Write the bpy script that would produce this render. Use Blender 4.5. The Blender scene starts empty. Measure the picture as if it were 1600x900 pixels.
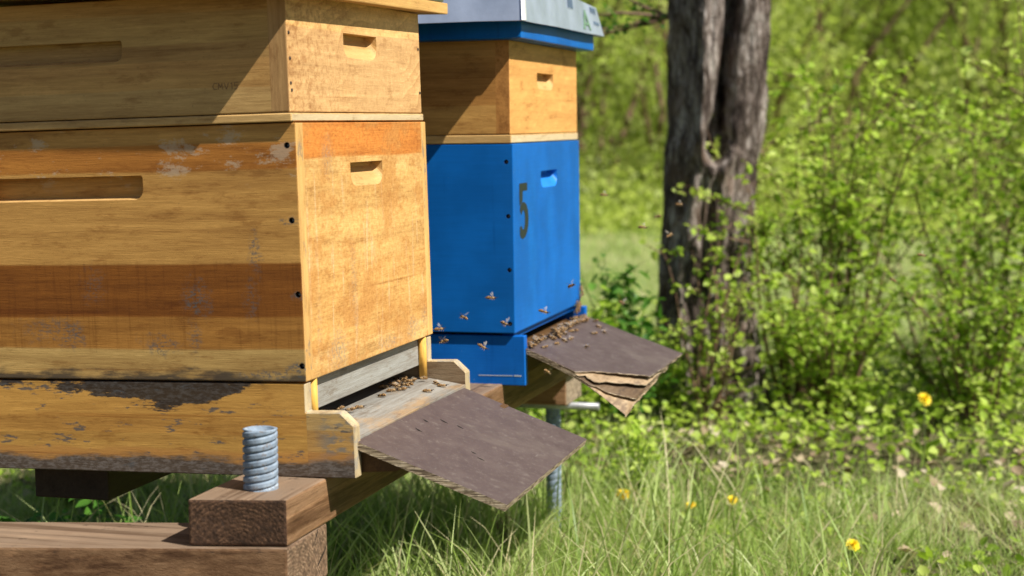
import bpy, bmesh, math, random
import numpy as np
from mathutils import Vector, Matrix, noise as mn

random.seed(7)
RNG = np.random.default_rng(11)
scene = bpy.context.scene
COL = scene.collection
G = 0.48            # height of the brood box underside above the ground
TA = -0.0191        # lean of the timber hive
ZA = 0.1107         # bottom board height of the timber hive
ZB = 0.085          # floor height of the blue hive

# ------------------------------------------------------------------ helpers
def tag(o, label=None, cat=None, group=None, kind=None):
    if label: o['label'] = label
    if cat: o['category'] = cat
    if group: o['group'] = group
    if kind: o['kind'] = kind
    return o

def empty(name, loc, rot=(0, 0, 0)):
    o = bpy.data.objects.new(name, None)
    COL.objects.link(o)
    o.location = loc
    o.rotation_euler = rot
    o.empty_display_size = 0.05
    return o

def link(name, me, mats=None, parent=None):
    o = bpy.data.objects.new(name, me)
    COL.objects.link(o)
    if parent: o.parent = parent
    if mats is not None:
        if not isinstance(mats, (list, tuple)): mats = [mats]
        for m in mats: me.materials.append(m)
    return o

def from_bm(name, bm, mats, parent=None, smooth=False):
    me = bpy.data.meshes.new(name)
    bm.to_mesh(me); bm.free()
    if smooth:
        for p in me.polygons: p.use_smooth = True
    return link(name, me, mats, parent)

def bm_box(bm, x0, x1, y0, y1, z0, z1, bev=0.0, seg=1):
    vs = [bm.verts.new(p) for p in ((x0,y0,z0),(x1,y0,z0),(x1,y1,z0),(x0,y1,z0),(x0,y0,z1),(x1,y0,z1),(x1,y1,z1),(x0,y1,z1))]
    fs = [bm.faces.new([vs[i] for i in q]) for q in ((0,3,2,1),(4,5,6,7),(0,1,5,4),(1,2,6,5),(2,3,7,6),(3,0,4,7))]
    if bev > 0:
        es = list({e for f in fs for e in f.edges})
        bmesh.ops.bevel(bm, geom=es, offset=bev, segments=seg, affect='EDGES', profile=0.6)
    return vs

def box(name, x0, x1, y0, y1, z0, z1, mats, parent=None, bev=0.0012, seg=1):
    bm = bmesh.new(); bm_box(bm, x0, x1, y0, y1, z0, z1, bev, seg)
    return from_bm(name, bm, mats, parent)

def bm_hexa(bm, lo, hi, bev=0.0):
    """lo, hi: four corners each, same winding (counter-clockwise from above)."""
    vs = [bm.verts.new(p) for p in list(lo) + list(hi)]
    fs = [bm.faces.new([vs[i] for i in q]) for q in ((0,3,2,1),(4,5,6,7),(0,1,5,4),(1,2,6,5),(2,3,7,6),(3,0,4,7))]
    if bev > 0:
        bmesh.ops.bevel(bm, geom=list({e for f in fs for e in f.edges}), offset=bev, segments=2, affect='EDGES', profile=0.6)

def bm_prism(bm, prof, y0, y1, bev=0.0):
    """prof: (x,z) outline; extruded along y."""
    a = [bm.verts.new((x, y0, z)) for x, z in prof]
    b = [bm.verts.new((x, y1, z)) for x, z in prof]
    n = len(prof)
    fs = [bm.faces.new(a), bm.faces.new(b[::-1])]
    for i in range(n):
        fs.append(bm.faces.new((a[i], b[i], b[(i+1) % n], a[(i+1) % n])))
    bmesh.ops.recalc_face_normals(bm, faces=fs)
    if bev > 0:
        bmesh.ops.bevel(bm, geom=list({e for f in fs for e in f.edges}), offset=bev, segments=1, affect='EDGES')

def boolean(o, cutters):
    for c in cutters:
        c.parent = o.parent
        m = o.modifiers.new('b', 'BOOLEAN'); m.object = c; m.operation = 'DIFFERENCE'; m.solver = 'EXACT'
    bpy.context.view_layer.update()
    dg = bpy.context.evaluated_depsgraph_get()
    me = bpy.data.meshes.new_from_object(o.evaluated_get(dg))
    o.modifiers.clear(); o.data = me
    for c in cutters: bpy.data.objects.remove(c)

def np_mesh(name, verts, faces, tint=None, smooth=False):
    me = bpy.data.meshes.new(name)
    nv, nf, k = len(verts), len(faces), faces.shape[1]
    me.vertices.add(nv); me.vertices.foreach_set('co', np.ascontiguousarray(verts, dtype=np.float32).ravel())
    me.loops.add(nf*k); me.loops.foreach_set('vertex_index', np.ascontiguousarray(faces, dtype=np.int32).ravel())
    me.polygons.add(nf); me.polygons.foreach_set('loop_start', np.arange(0, nf*k, k, dtype=np.int32))
    me.polygons.foreach_set('loop_total', np.full(nf, k, dtype=np.int32))
    if smooth: me.polygons.foreach_set('use_smooth', np.ones(nf, dtype=bool))
    me.update(calc_edges=True)
    if tint is not None:
        a = me.attributes.new('tint', 'FLOAT', 'FACE'); a.data.foreach_set('value', np.ascontiguousarray(tint, dtype=np.float32))
    return me

def join_np(parts):
    V, F, T, n = [], [], [], 0
    for v, f, t in parts:
        V.append(v); F.append(f + n); T.append(t); n += len(v)
    return np.concatenate(V), np.concatenate(F), np.concatenate(T)

# ------------------------------------------------------------------ node DSL
class M:
    def __init__(s, name, rough=0.6, spec=0.4):
        s.m = bpy.data.materials.new(name); s.m.use_nodes = True
        s.t = s.m.node_tree; s.t.nodes.clear()
        s.out = s.t.nodes.new('ShaderNodeOutputMaterial')
        s.b = s.t.nodes.new('ShaderNodeBsdfPrincipled')
        s.b.inputs['Roughness'].default_value = rough
        s.b.inputs['Specular IOR Level'].default_value = spec
        s.t.links.new(s.b.outputs[0], s.out.inputs[0])
        s.tc = s.t.nodes.new('ShaderNodeTexCoord').outputs['Object']
    def L(s, a, b):
        if isinstance(a, (int, float)): b.default_value = a
        elif isinstance(a, tuple): b.default_value = a if len(a) == 4 or b.type == 'VECTOR' else a + (1,)
        else: s.t.links.new(a, b)
    def map(s, v, sc=(1,1,1), loc=(0,0,0), rot=(0,0,0)):
        n = s.t.nodes.new('ShaderNodeMapping'); s.L(v, n.inputs[0])
        n.inputs['Scale'].default_value = sc; n.inputs['Location'].default_value = loc; n.inputs['Rotation'].default_value = rot
        return n.outputs[0]
    def noise(s, v, scale=1, detail=3, rough=.55, dist=0):
        n = s.t.nodes.new('ShaderNodeTexNoise'); s.L(v, n.inputs['Vector'])
        n.inputs['Scale'].default_value = scale; n.inputs['Detail'].default_value = detail
        n.inputs['Roughness'].default_value = rough; n.inputs['Distortion'].default_value = dist
        return n.outputs['Fac']
    def vor(s, v, scale=1, feat='F1'):
        n = s.t.nodes.new('ShaderNodeTexVoronoi'); n.feature = feat; s.L(v, n.inputs['Vector']); n.inputs['Scale'].default_value = scale
        return n.outputs['Distance']
    def math(s, op, a, b=0.0, c=None, clamp=False):
        n = s.t.nodes.new('ShaderNodeMath'); n.operation = op; n.use_clamp = clamp
        s.L(a, n.inputs[0]); s.L(b, n.inputs[1])
        if c is not None: s.L(c, n.inputs[2])
        return n.outputs[0]
    def ss(s, v, a, b):
        """smooth 0..1 as v goes a..b"""
        n = s.t.nodes.new('ShaderNodeMapRange'); n.interpolation_type = 'SMOOTHSTEP'; s.L(v, n.inputs[0])
        if a > b:
            n.inputs[1].default_value = b; n.inputs[2].default_value = a; n.inputs[3].default_value = 1; n.inputs[4].default_value = 0
        else:
            n.inputs[1].default_value = a; n.inputs[2].default_value = b
        return n.outputs[0]
    def mul(s, *a):
        r = a[0]
        for x in a[1:]: r = s.math('MULTIPLY', r, x)
        return r
    def sep(s, v):
        n = s.t.nodes.new('ShaderNodeSeparateXYZ'); s.L(v, n.inputs[0]); return n.outputs
    def comb(s, x, y, z):
        n = s.t.nodes.new('ShaderNodeCombineXYZ'); s.L(x, n.inputs[0]); s.L(y, n.inputs[1]); s.L(z, n.inputs[2]); return n.outputs[0]
    def ramp(s, f, stops, interp='LINEAR'):
        n = s.t.nodes.new('ShaderNodeValToRGB'); s.L(f, n.inputs[0]); cr = n.color_ramp; cr.interpolation = interp
        while len(cr.elements) < len(stops): cr.elements.new(0.5)
        for e, (p, c) in zip(cr.elements, stops): e.position = p; e.color = c + (1,) if len(c) == 3 else c
        return n.outputs[0]
    def mix(s, a, b, f, mode='MIX'):
        n = s.t.nodes.new('ShaderNodeMix'); n.data_type = 'RGBA'; n.blend_type = mode; n.clamp_result = False
        s.L(f, n.inputs[0]); s.L(a, n.inputs[6]); s.L(b, n.inputs[7]); return n.outputs[2]
    def attr(s, name):
        n = s.t.nodes.new('ShaderNodeAttribute'); n.attribute_name = name; return n.outputs['Fac']
    def bump(s, h, strength=.3, dist=.001):
        n = s.t.nodes.new('ShaderNodeBump'); n.inputs['Strength'].default_value = strength; n.inputs['Distance'].default_value = dist
        s.L(h, n.inputs['Height']); s.t.links.new(n.outputs[0], s.b.inputs['Normal'])
    def col(s, c): s.L(c, s.b.inputs['Base Color'])
    def gray(s, f):   # float -> multiply colour
        return f

def gsc(axis, along, across):
    return {'X': (along, across, across), 'Y': (across, along, across), 'Z': (across, across, along)}[axis]

def wood(name, axis, bands, lo=0.0, hi=1.0, band_axis='Z', wob=.004, grain=.45, blotch=None, weather=None,
         swirl=0.0, seed=0.0, rough=.62, bumps=.35, extra=None, gap=None, warm=(1.0,.86,.61)):
    """bands: [(pos,colour)...] hard-edged planks across the grain."""
    m = M(name, rough, .3)
    v = m.map(m.tc, loc=(seed, seed*1.7, seed*.6))
    x, y, z = m.sep(m.tc)[0:3]
    bc = {'X': x, 'Y': y, 'Z': z}[band_axis]
    wobn = m.math('SUBTRACT', m.noise(m.map(v, gsc(axis, 4, 30)), 1, 2), .5)
    p = m.math('ADD', bc, m.mul(wobn, wob))
    fac = m.math('DIVIDE', m.math('SUBTRACT', p, lo), hi - lo)
    st = []
    for i, (a, c) in enumerate(bands):
        if i: st.append((max(a - .004, 0), bands[i-1][1]))
        st.append((a + .004 if i else a, c))
    if len(st) == 1: st.append((1.0, st[0][1]))
    base = m.ramp(fac, st)
    # broad streaks running with the grain
    s1 = m.noise(m.map(v, gsc(axis, 2.2, 38)), 1, 4, .6, .6 + swirl)
    s2 = m.noise(m.map(v, gsc(axis, 9, 230)), 1, 5, .72)
    s3 = m.noise(m.map(v, gsc(axis, 40, 900)), 1, 2, .6)
    if swirl:
        hx = {'X': x, 'Y': y, 'Z': z}[axis]
        f = m.math('ADD', m.math('SUBTRACT', m.math('MULTIPLY', bc, 46.0), m.math('MULTIPLY', hx, 13.0)),
                   m.math('MULTIPLY', m.noise(m.map(v, gsc(axis, 5, 11)), 1, 2, .45), 5.5))
        w = m.math('FRACT', f)
        line = m.ramp(w, [(0, (.80,.72,.66)), (.10, (1.12,1.14,1.12)), (.45, (1,.99,.97)), (.9, (.90,.85,.80)), (1, (.80,.72,.66))])
        base = m.mix(base, line, m.math('MULTIPLY', m.ss(m.noise(m.map(v, gsc(axis, 6, 12), loc=(3,3,3)), 1, 2), .3, .6), swirl), 'MULTIPLY')
    g = m.math('ADD', m.math('MULTIPLY', s1, .9), m.math('ADD', m.math('MULTIPLY', s2, .65), m.math('MULTIPLY', s3, .35)))
    gc = m.ramp(m.math('DIVIDE', g, 1.9), [(.34, (.38,.29,.20)), (.45, (.80,.74,.68)), (.54, (1.08,1.07,1.04)), (.66, (1.38,1.42,1.48))])
    c = m.mix(base, gc, grain*1.6 if grain < .62 else 1.0, 'MULTIPLY')
    # dark thin figure lines
    ln = m.ss(m.noise(m.map(v, gsc(axis, 1.6, 120), loc=(3, 5, 7)), 1, 2), .66, .74)
    c = m.mix(c, (.55,.40,.28), m.math('MULTIPLY', ln, .55), 'MULTIPLY')
    if blotch:
        col, sc, th, amt = blotch
        bn = m.ss(m.noise(m.map(v, gsc(axis, sc*.45, sc*1.3), loc=(9, 1, 4)), 1, 5, .65), th, th + .14)
        c = m.mix(c, col, m.math('MULTIPLY', bn, amt))
    c = m.mix(c, warm, 1.0, 'MULTIPLY')
    # grime: pores, rubbed and stained patches at hand size
    g1 = m.noise(m.map(v, gsc(axis, 16, 55), loc=(6, 3, 1)), 1, 7, .75)
    c = m.mix(c, (.58,.47,.38), m.math('MULTIPLY', m.ss(g1, .53, .66), .60), 'MULTIPLY')
    c = m.mix(c, (1.22,1.25,1.30), m.math('MULTIPLY', m.ss(g1, .47, .36), .55), 'MULTIPLY')
    # small dents and specks
    sp = m.ss(m.noise(v, 420, 2, .5), .70, .76)
    c = m.mix(c, (.10,.06,.03), m.math('MULTIPLY', sp, .5))
    if extra: c = extra(m, c, v, x, y, z)
    m.col(c)
    m.bump(m.math('ADD', m.math('MULTIPLY', s2, .6), m.math('ADD', s3, m.math('MULTIPLY', m.noise(v, 900, 2), .35))), bumps, .0008)
    return m.m

BLACK = (.035,.034,.035); GREYW = (.20,.20,.20)

# --------------------------------------------------------------- wood materials
def w_brood_side(m, c, v, x, y, z):
    # grey-black weathering at the lower edge, smudges, ragged spots; z measured from the bottom board underside
    nb = m.noise(m.map(v, (14, 14, 60)), 1, 6, .7)
    low = m.ss(m.math('ADD', z, m.math('MULTIPLY', m.math('SUBTRACT', nb, .5), .055)), ZA + .015, ZA + .003)
    c = m.mix(c, BLACK, m.math('MULTIPLY', low, .85))
    fn = m.ss(m.noise(m.map(v, (1, 1, 1.7)), 230, 6, .78), .47, .56)
    for cx, cz, rx, rz, a in ((-.135, ZA+.098, .022, .030, .75), (-.058, ZA+.15, .010, .032, .75), (-.185, ZA+.045, .028, .016, .75),
                              (-.27, ZA+.115, .02, .03, .35), (-.33, ZA+.06, .05, .02, .5), (-.065, ZA+.10, .012, .03, .5), (-.14, ZA+.05, .012, .022, .6), (-.013, ZA+.188, .014, .006, .9), (-.006, ZA+.102, .010, .007, .9), (-.006, ZA+.018, .022, .010, 1.0), (-.045, ZA+.008, .05, .006, .8), (-.30, ZA+.052,.02,.02,.6)):
        dx = m.math('DIVIDE', m.math('SUBTRACT', x, cx), rx); dz = m.math('DIVIDE', m.math('SUBTRACT', z, cz), rz)
        d = m.math('SQRT', m.math('ADD', m.math('MULTIPLY', dx, dx), m.math('MULTIPLY', dz, dz)))
        k = m.mul(m.ss(m.math('ADD', d, m.math('MULTIPLY', m.math('SUBTRACT', m.noise(v, 90, 4), .5), 2.2)), 1.1, .2), fn, a)
        c = m.mix(c, (.10,.115,.12), k)
    # vertical saw marks in the dark plank
    sm = m.noise(m.map(v, (260, 260, 14)), 1, 3, .6)
    band = m.mul(m.ss(z, ZA+.03, ZA+.045), m.ss(z, ZA+.15, ZA+.135))
    c = m.mix(c, (.50,.42,.34), m.mul(band, m.ss(sm, .50, .72), .38), 'MULTIPLY')
    # pale rubbed patches high on the box
    pp = m.mul(m.ss(m.noise(m.map(v, (22, 22, 40), loc=(2, 0, 3)), 1, 7, .75), .55, .62), m.ss(z, ZA+.22, ZA+.25))
    return m.mix(c, (.60,.48,.34), m.math('MULTIPLY', pp, .55))

def w_brood_front(m, c, v, x, y, z):
    # washed vertical streaks and grey smudges
    st = m.mul(m.ss(m.noise(m.map(v, (90, 90, 9)), 1, 3, .6), .55, .72), m.ss(z, ZA+.26, ZA+.22))
    c = m.mix(c, (.74,.56,.33), m.math('MULTIPLY', st, .6))
    ob = m.ss(m.noise(m.map(v, (22, 13, 24), loc=(5, 2, 8)), 1, 6, .68), .47, .60)
    c = m.mix(c, (.52,.235,.06), m.math('MULTIPLY', ob, .62))
    cs = m.ss(m.noise(m.map(v, (60, 60, 420), rot=(.35, 0, 0)), 1, 3, .6), .52, .66)
    c = m.mix(c, (.86,.78,.66), m.math('MULTIPLY', cs, .45), 'MULTIPLY')
    mo = m.noise(m.map(v, (1, 1, 1.5), rot=(.3, 0, 0)), 130, 6, .75)
    c = m.mix(c, (.66,.50,.38), m.math('MULTIPLY', m.ss(mo, .50, .60), .42), 'MULTIPLY')
    c = m.mix(c, (1.25,1.28,1.35), m.math('MULTIPLY', m.ss(mo, .47, .38), .6), 'MULTIPLY')
    fn = m.ss(m.noise(v, 240, 6, .78), .47, .57)
    for cy, cz, ry, rz, a in ((.10, ZA+.025, .035, .03, .6), (.37, ZA+.02, .03, .02, .55), (.09, ZA+.26, .02, .03, .4), (.16, ZA+.10, .012, .08, .35),
                              (.045, ZA+.06, .01, .05, .3), (.42, ZA+.03, .02, .015, .5), (.28, ZA+.012, .05, .01, .5)):
        dy = m.math('DIVIDE', m.math('SUBTRACT', y, cy), ry); dz = m.math('DIVIDE', m.math('SUBTRACT', z, cz), rz)
        d = m.math('SQRT', m.math('ADD', m.math('MULTIPLY', dy, dy), m.math('MULTIPLY', dz, dz)))
        k = m.mul(m.ss(m.math('ADD', d, m.math('MULTIPLY', m.math('SUBTRACT', m.noise(v, 70, 4), .5), 1.6)), 1.2, .2), fn, a)
        c = m.mix(c, (.20,.20,.19), k)
    return c

def w_floor_side(m, c, v, x, y, z):
    n = m.noise(m.map(v, (11, 11, 55)), 1, 7, .72)
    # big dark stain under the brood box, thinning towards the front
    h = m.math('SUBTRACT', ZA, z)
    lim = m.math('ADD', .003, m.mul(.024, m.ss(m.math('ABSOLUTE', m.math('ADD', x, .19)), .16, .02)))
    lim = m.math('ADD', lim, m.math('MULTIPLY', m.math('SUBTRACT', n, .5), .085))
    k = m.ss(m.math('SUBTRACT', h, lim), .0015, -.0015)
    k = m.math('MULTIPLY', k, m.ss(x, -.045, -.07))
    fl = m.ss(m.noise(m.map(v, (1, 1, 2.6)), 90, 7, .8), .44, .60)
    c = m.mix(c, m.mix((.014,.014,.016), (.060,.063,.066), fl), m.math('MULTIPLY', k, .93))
    # lower band
    n2 = m.noise(m.map(v, (16, 16, 70), loc=(4, 4, 4)), 1, 6, .7)
    lw = m.ss(m.math('ADD', z, m.math('MULTIPLY', m.math('SUBTRACT', n2, .5), .035)), .024, .013)
    orr = m.ss(m.math('ADD', z, m.math('MULTIPLY', m.math('SUBTRACT', n2, .5), .02)), .033, .026)
    c = m.mix(c, (.50,.22,.06), m.math('MULTIPLY', orr, .55))
    c = m.mix(c, m.mix((.06,.052,.045), (.16,.15,.14), fl), m.math('MULTIPLY', lw, .92))
    # isolated grey flakes
    f2 = m.ss(m.noise(m.map(v, (24, 24, 90), loc=(1, 8, 3)), 1, 5, .7), .60, .66)
    c = m.mix(c, (.10,.10,.10), m.math('MULTIPLY', f2, .85))
    return c

def w_floor_nose(m, c, v, x, y, z):
    fn = m.ss(m.noise(m.map(v, (30, 30, 80)), 1, 6, .72), .46, .58)
    k = m.mul(m.ss(x, .0, .03), fn)
    c = m.mix(c, (.19,.20,.19), m.math('MULTIPLY', k, .75))
    return w_floor_side(m, c, v, x, y, z)

def w_pale_weather2(m, c, v, x, y, z):
    return m.mix(c, (.20,.17,.14), m.mul(m.ss(m.noise(m.map(v, (70, 70, 25)), 1, 6, .75), .56, .64), .7))
tan=(.56,.345,.13)
mat_brood_side = wood('brood_side_wood', 'X', [(0, (.54,.40,.19)), (.13, (.40,.21,.06)), (.257, (.25,.10,.02)), (.467, tan), (.827, (.50,.235,.06)), (.93, tan)],
                      ZA, ZA + .30, wob=.006, grain=.5, extra=w_brood_side, seed=1.3)
mat_brood_front = wood('brood_front_wood', 'Y', [(0, (.68,.49,.25)), (.10, (.66,.43,.19)), (.42, (.66,.45,.21)), (.80, (.70,.50,.25)), (.86, (.60,.255,.07))],
                       ZA, ZA + .30, wob=.01, grain=.4, extra=w_brood_front, seed=4.1)
mat_end_pale = wood('pale_end_board_wood', 'Z', [(0, (.66,.46,.22))], ZA, ZA+.3, grain=.5, seed=2.2, extra=w_pale_weather2)
def w_floor_mix_front(m, c, v, x, y, z):
    return c
mat_super_side = wood('super_side_wood', 'X', [(0, (.55,.40,.21)), (.22, (.53,.35,.16)), (.36, (.55,.36,.17)), (.46, (.46,.31,.15)), (.60, (.50,.36,.17)), (.86, (.50,.33,.14))],
                      ZA+.311, ZA+.45, wob=.008, grain=.5, seed=7.7, blotch=((.42,.22,.09), 9, .60, .6))
def w_super_front(m, c, v, x, y, z):
    mo = m.noise(v, 150, 6, .78)
    area = m.math('ADD', .35, m.math('MULTIPLY', m.ss(y, .22, .05), .65))
    c = m.mix(c, (.60,.44,.34), m.mul(m.ss(mo, .49, .58), area, .65), 'MULTIPLY')
    c = m.mix(c, (1.22,1.22,1.22), m.math('MULTIPLY', m.ss(mo, .46, .38), .5), 'MULTIPLY')
    return c
mat_super_front = wood('super_front_wood', 'Y', [(0, (.64,.45,.27)), (.72, (.76,.55,.30))], ZA+.311, ZA+.45, wob=.012, grain=.28, swirl=.9, seed=5.2, extra=w_super_front,
                       blotch=((.52,.31,.15), 14, .54, .35))
mat_corner_brown = wood('corner_board_wood', 'Z', [(0, (.47,.32,.18))], 0, 1, grain=.5, seed=3.6)
mat_strip = wood('spacer_wood', 'X', [(0, (.60,.44,.24))], 0, 1, grain=.45, seed=9.4, blotch=((.30,.20,.12), 24, .58, .6))
mat_strip_front = wood('spacer_front_wood', 'Y', [(0, (.62,.49,.30))], 0, 1, grain=.2, seed=9.9, warm=(1,1,.96))
mat_floor_side = wood('bottom_board_wood', 'X', [(0, (.56,.36,.12)), (.42, (.60,.37,.12)), (.93, (.54,.34,.11))], 0, ZA, wob=.01, grain=.4, extra=w_floor_side, seed=6.6)
mat_floor_nose = wood('bottom_board_nose_wood', 'X', [(0, (.50,.33,.14)), (.5, (.56,.42,.22))], 0, ZA, wob=.01, grain=.4, extra=w_floor_nose, seed=6.1)
def w_pale_weather(m, c, v, x, y, z):
    return m.mix(c, (.25,.25,.24), m.math('MULTIPLY', m.ss(m.noise(m.map(v, (60, 60, 60)), 1, 5, .7), .50, .62), .6))
mat_nose_end = wood('bottom_board_end_wood', 'Z', [(0, (.50,.40,.25))], 0, 1, grain=.45, seed=8.2, extra=w_pale_weather, warm=(1,1,.96))
mat_grey_wood = wood('grey_weathered_wood', 'Y', [(0, (.30,.295,.28))], 0, 1, grain=.55, seed=2.9, blotch=((.19,.18,.17), 20, .52, .5), bumps=.6, warm=(1,1,.96))
mat_ledge = wood('ledge_wood', 'Y', [(0, (.27,.26,.245))], 0, 1, grain=.5, seed=12.9, blotch=((.44,.26,.10), 13, .55, .55), bumps=.6, warm=(1,1,.96))
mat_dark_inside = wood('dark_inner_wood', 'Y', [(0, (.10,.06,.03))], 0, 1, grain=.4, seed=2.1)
mat_dowel = wood('dowel_wood', 'Z', [(0, (.74,.50,.14))], 0, 1, grain=.3, seed=2.4)
mat_bsuper = wood('blue_hive_super_wood', 'X', [(0, (.60,.38,.15)), (.32, (.50,.28,.10)), (.62, (.48,.27,.095)), (.86, (.54,.32,.12))], ZB+.311, ZB+.45, wob=.008, grain=.42, seed=15.1)
mat_bsuper_front = wood('blue_hive_super_front_wood', 'Y', [(0, (.74,.45,.19)), (.55, (.71,.43,.18))], ZB+.311, ZB+.45, wob=.012, grain=.28, swirl=.35, seed=18.4)
mat_bsuper_corner = wood('blue_hive_super_corner_wood', 'Y', [(0, (.50,.27,.10))], 0, 1, grain=.5, seed=19.4)
mat_recess = wood('cut_recess_wood', 'Y', [(0, (.58,.41,.21))], 0, 1, grain=.2, seed=1.9)
mat_roof_edge = wood('roof_edge_wood', 'Y', [(0, (.64,.44,.20))], 0, 1, grain=.4, seed=21.9)

def mk_roof_top():
    m = M('green_weathered_felt', .8)
    n = m.noise(m.map(m.tc, (30, 10, 30)), 1, 5, .6)
    m.col(m.ramp(n, [(.35, (.05,.07,.05)), (.55, (.13,.15,.10)), (.7, (.26,.20,.12))]))
    m.bump(n, .5, .002); return m.m
mat_roof_top = mk_roof_top()

def paint(name, col, rough=.38, worn=.5, seed=0):
    m = M(name, rough, .12)
    v = m.map(m.tc, loc=(seed, seed, seed))
    c = m.mix(col, tuple(k*1.25 for k in col), m.ss(m.noise(v, 9, 3), .35, .65))
    br = m.noise(m.map(v, (14, 14, 500)), 1, 3)
    c = m.mix(c, (.82,.82,.82), m.math('MULTIPLY', m.ss(br, .40, .62), .35), 'MULTIPLY')
    ch = m.ss(m.noise(v, 150, 3, .6), .735, .76)
    c = m.mix(c, (.45,.55,.62), m.math('MULTIPLY', ch, worn))
    dk = m.ss(m.noise(m.map(v, (120, 120, 40)), 1, 3, .6), .74, .78)
    c = m.mix(c, (.01,.03,.08), m.math('MULTIPLY', dk, worn))
    fade = m.ss(m.noise(m.map(v, (7, 7, 3), loc=(4, 4, 4)), 1, 5, .65), .50, .64)
    c = m.mix(c, (1.35,1.22,1.12), m.math('MULTIPLY', fade, .7), 'MULTIPLY')
    drip = m.ss(m.noise(m.map(v, (110, 110, 5), loc=(7, 2, 2)), 1, 4, .6), .60, .72)
    c = m.mix(c, (.62,.70,.75), m.math('MULTIPLY', drip, .45), 'MULTIPLY')
    m.col(c)
    m.bump(m.math('ADD', br, m.math('MULTIPLY', m.noise(v, 300, 2), .5)), .12, .0008)
    return m.m
mat_blue = paint('blue_gloss_paint', (.005,.116,.42))
mat_blue_floor = paint('blue_floor_paint', (.005,.108,.43), seed=3)
mat_number = (lambda m: (m.col((.022,.032,.026)), m.m)[1])(M('number_paint', .6))

def mk_metal():
    m = M('galvanised_sheet', .38, .5)
    m.b.inputs['Metallic'].default_value = .55
    n = m.noise(m.tc, 14, 4, .6); s = m.noise(m.map(m.tc, (200, 8, 200)), 1, 3)
    m.col(m.ramp(n, [(.3, (.44,.51,.64)), (.7, (.58,.66,.82))]))  # reflected sky put into the base colour as a blue tint
    m.L(m.math('ADD', .3, m.math('MULTIPLY', n, .25)), m.b.inputs['Roughness'])
    m.bump(m.math('ADD', m.noise(m.tc, 7, 2), m.math('MULTIPLY', s, .05)), .35, .01)
    return m.m
mat_metal = mk_metal()
mat_stamp = (lambda m: (m.col((.16,.28,.18)), m.m)[1])(M('green_stamp_ink', .6))
mat_stamp2 = (lambda m: (m.col((.14,.20,.28)), m.m)[1])(M('dark_stamp_ink', .6))
mat_screw = (lambda m: (m.b.inputs['Metallic'].__setattr__('default_value', .7), m.col((.20,.21,.24)), m.m)[2])(M('screw_steel', .4))
mat_hole = (lambda m: (m.col((.03,.025,.022)), m.m)[1])(M('dark_hole_and_bee_shadow', .8))  # dark tone for holes and nail heads, and the painted bee shadows
mat_bluehole = (lambda m: (m.col((.008,.03,.12)), m.m)[1])(M('blue_hole_paint', .6))

def mk_panel():
    m = M('film_faced_plywood', .42, .4)
    v = m.tc
    n = m.noise(v, 34, 6, .7)
    c = m.ramp(n, [(.3, (.078,.054,.049)), (.52, (.094,.067,.061)), (.72, (.112,.084,.075))])
    dirt = m.ss(m.noise(v, 90, 5, .7), .54, .72)
    c = m.mix(c, (.27,.24,.20), m.math('MULTIPLY', dirt, .30))
    scr = m.ss(m.noise(m.map(v, (300, 30, 30), rot=(0, 0, .4)), 1, 3), .69, .75)
    c = m.mix(c, (.32,.29,.25), m.math('MULTIPLY', scr, .45))
    sp = m.ss(m.noise(v, 330, 4, .7), .60, .66)
    c = m.mix(c, (.30,.27,.23), m.math('MULTIPLY', sp, .32))
    dk = m.ss(m.noise(v, 240, 4, .7), .36, .30)
    c = m.mix(c, (.03,.02,.018), m.math('MULTIPLY', dk, .22))
    wear = m.ss(m.noise(m.map(v, (5, 9, 5), loc=(2, 7, 1)), 1, 5, .65), .50, .66)
    c = m.mix(c, (.17,.14,.115), m.math('MULTIPLY', wear, .35))
    m.col(c)
    m.L(m.math('ADD', .40, m.math('MULTIPLY', n, .3)), m.b.inputs['Roughness'])
    m.bump(m.math('ADD', m.math('MULTIPLY', n, .4), m.math('MULTIPLY', m.noise(v, 500, 3), .3)), .10, .0006)
    return m.m
mat_panel = mk_panel()
def mk_ply_edge():
    m = M('plywood_edge', .8)
    x, y, z = m.sep(m.tc)[:3]
    st = m.noise(m.map(m.tc, (40, 40, 700)), 1, 2)
    c = m.ramp(st, [(.38, (.11,.075,.045)), (.52, (.45,.35,.22)), (.66, (.60,.50,.36))])
    c = m.mix(c, (.12,.08,.05), m.math('MULTIPLY', m.ss(m.noise(m.tc, 120, 4, .7), .52, .62), .6))
    m.col(c); m.bump(st, .7, .002); return m.m
mat_ply_edge = mk_ply_edge()
mat_ply_raw = wood('raw_ply_wood', 'Y', [(0, (.42,.31,.20))], 0, 1, grain=.5, seed=31.9, blotch=((.16,.11,.08), 40, .52, .7), bumps=.9, warm=(1,1,.96))

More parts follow.
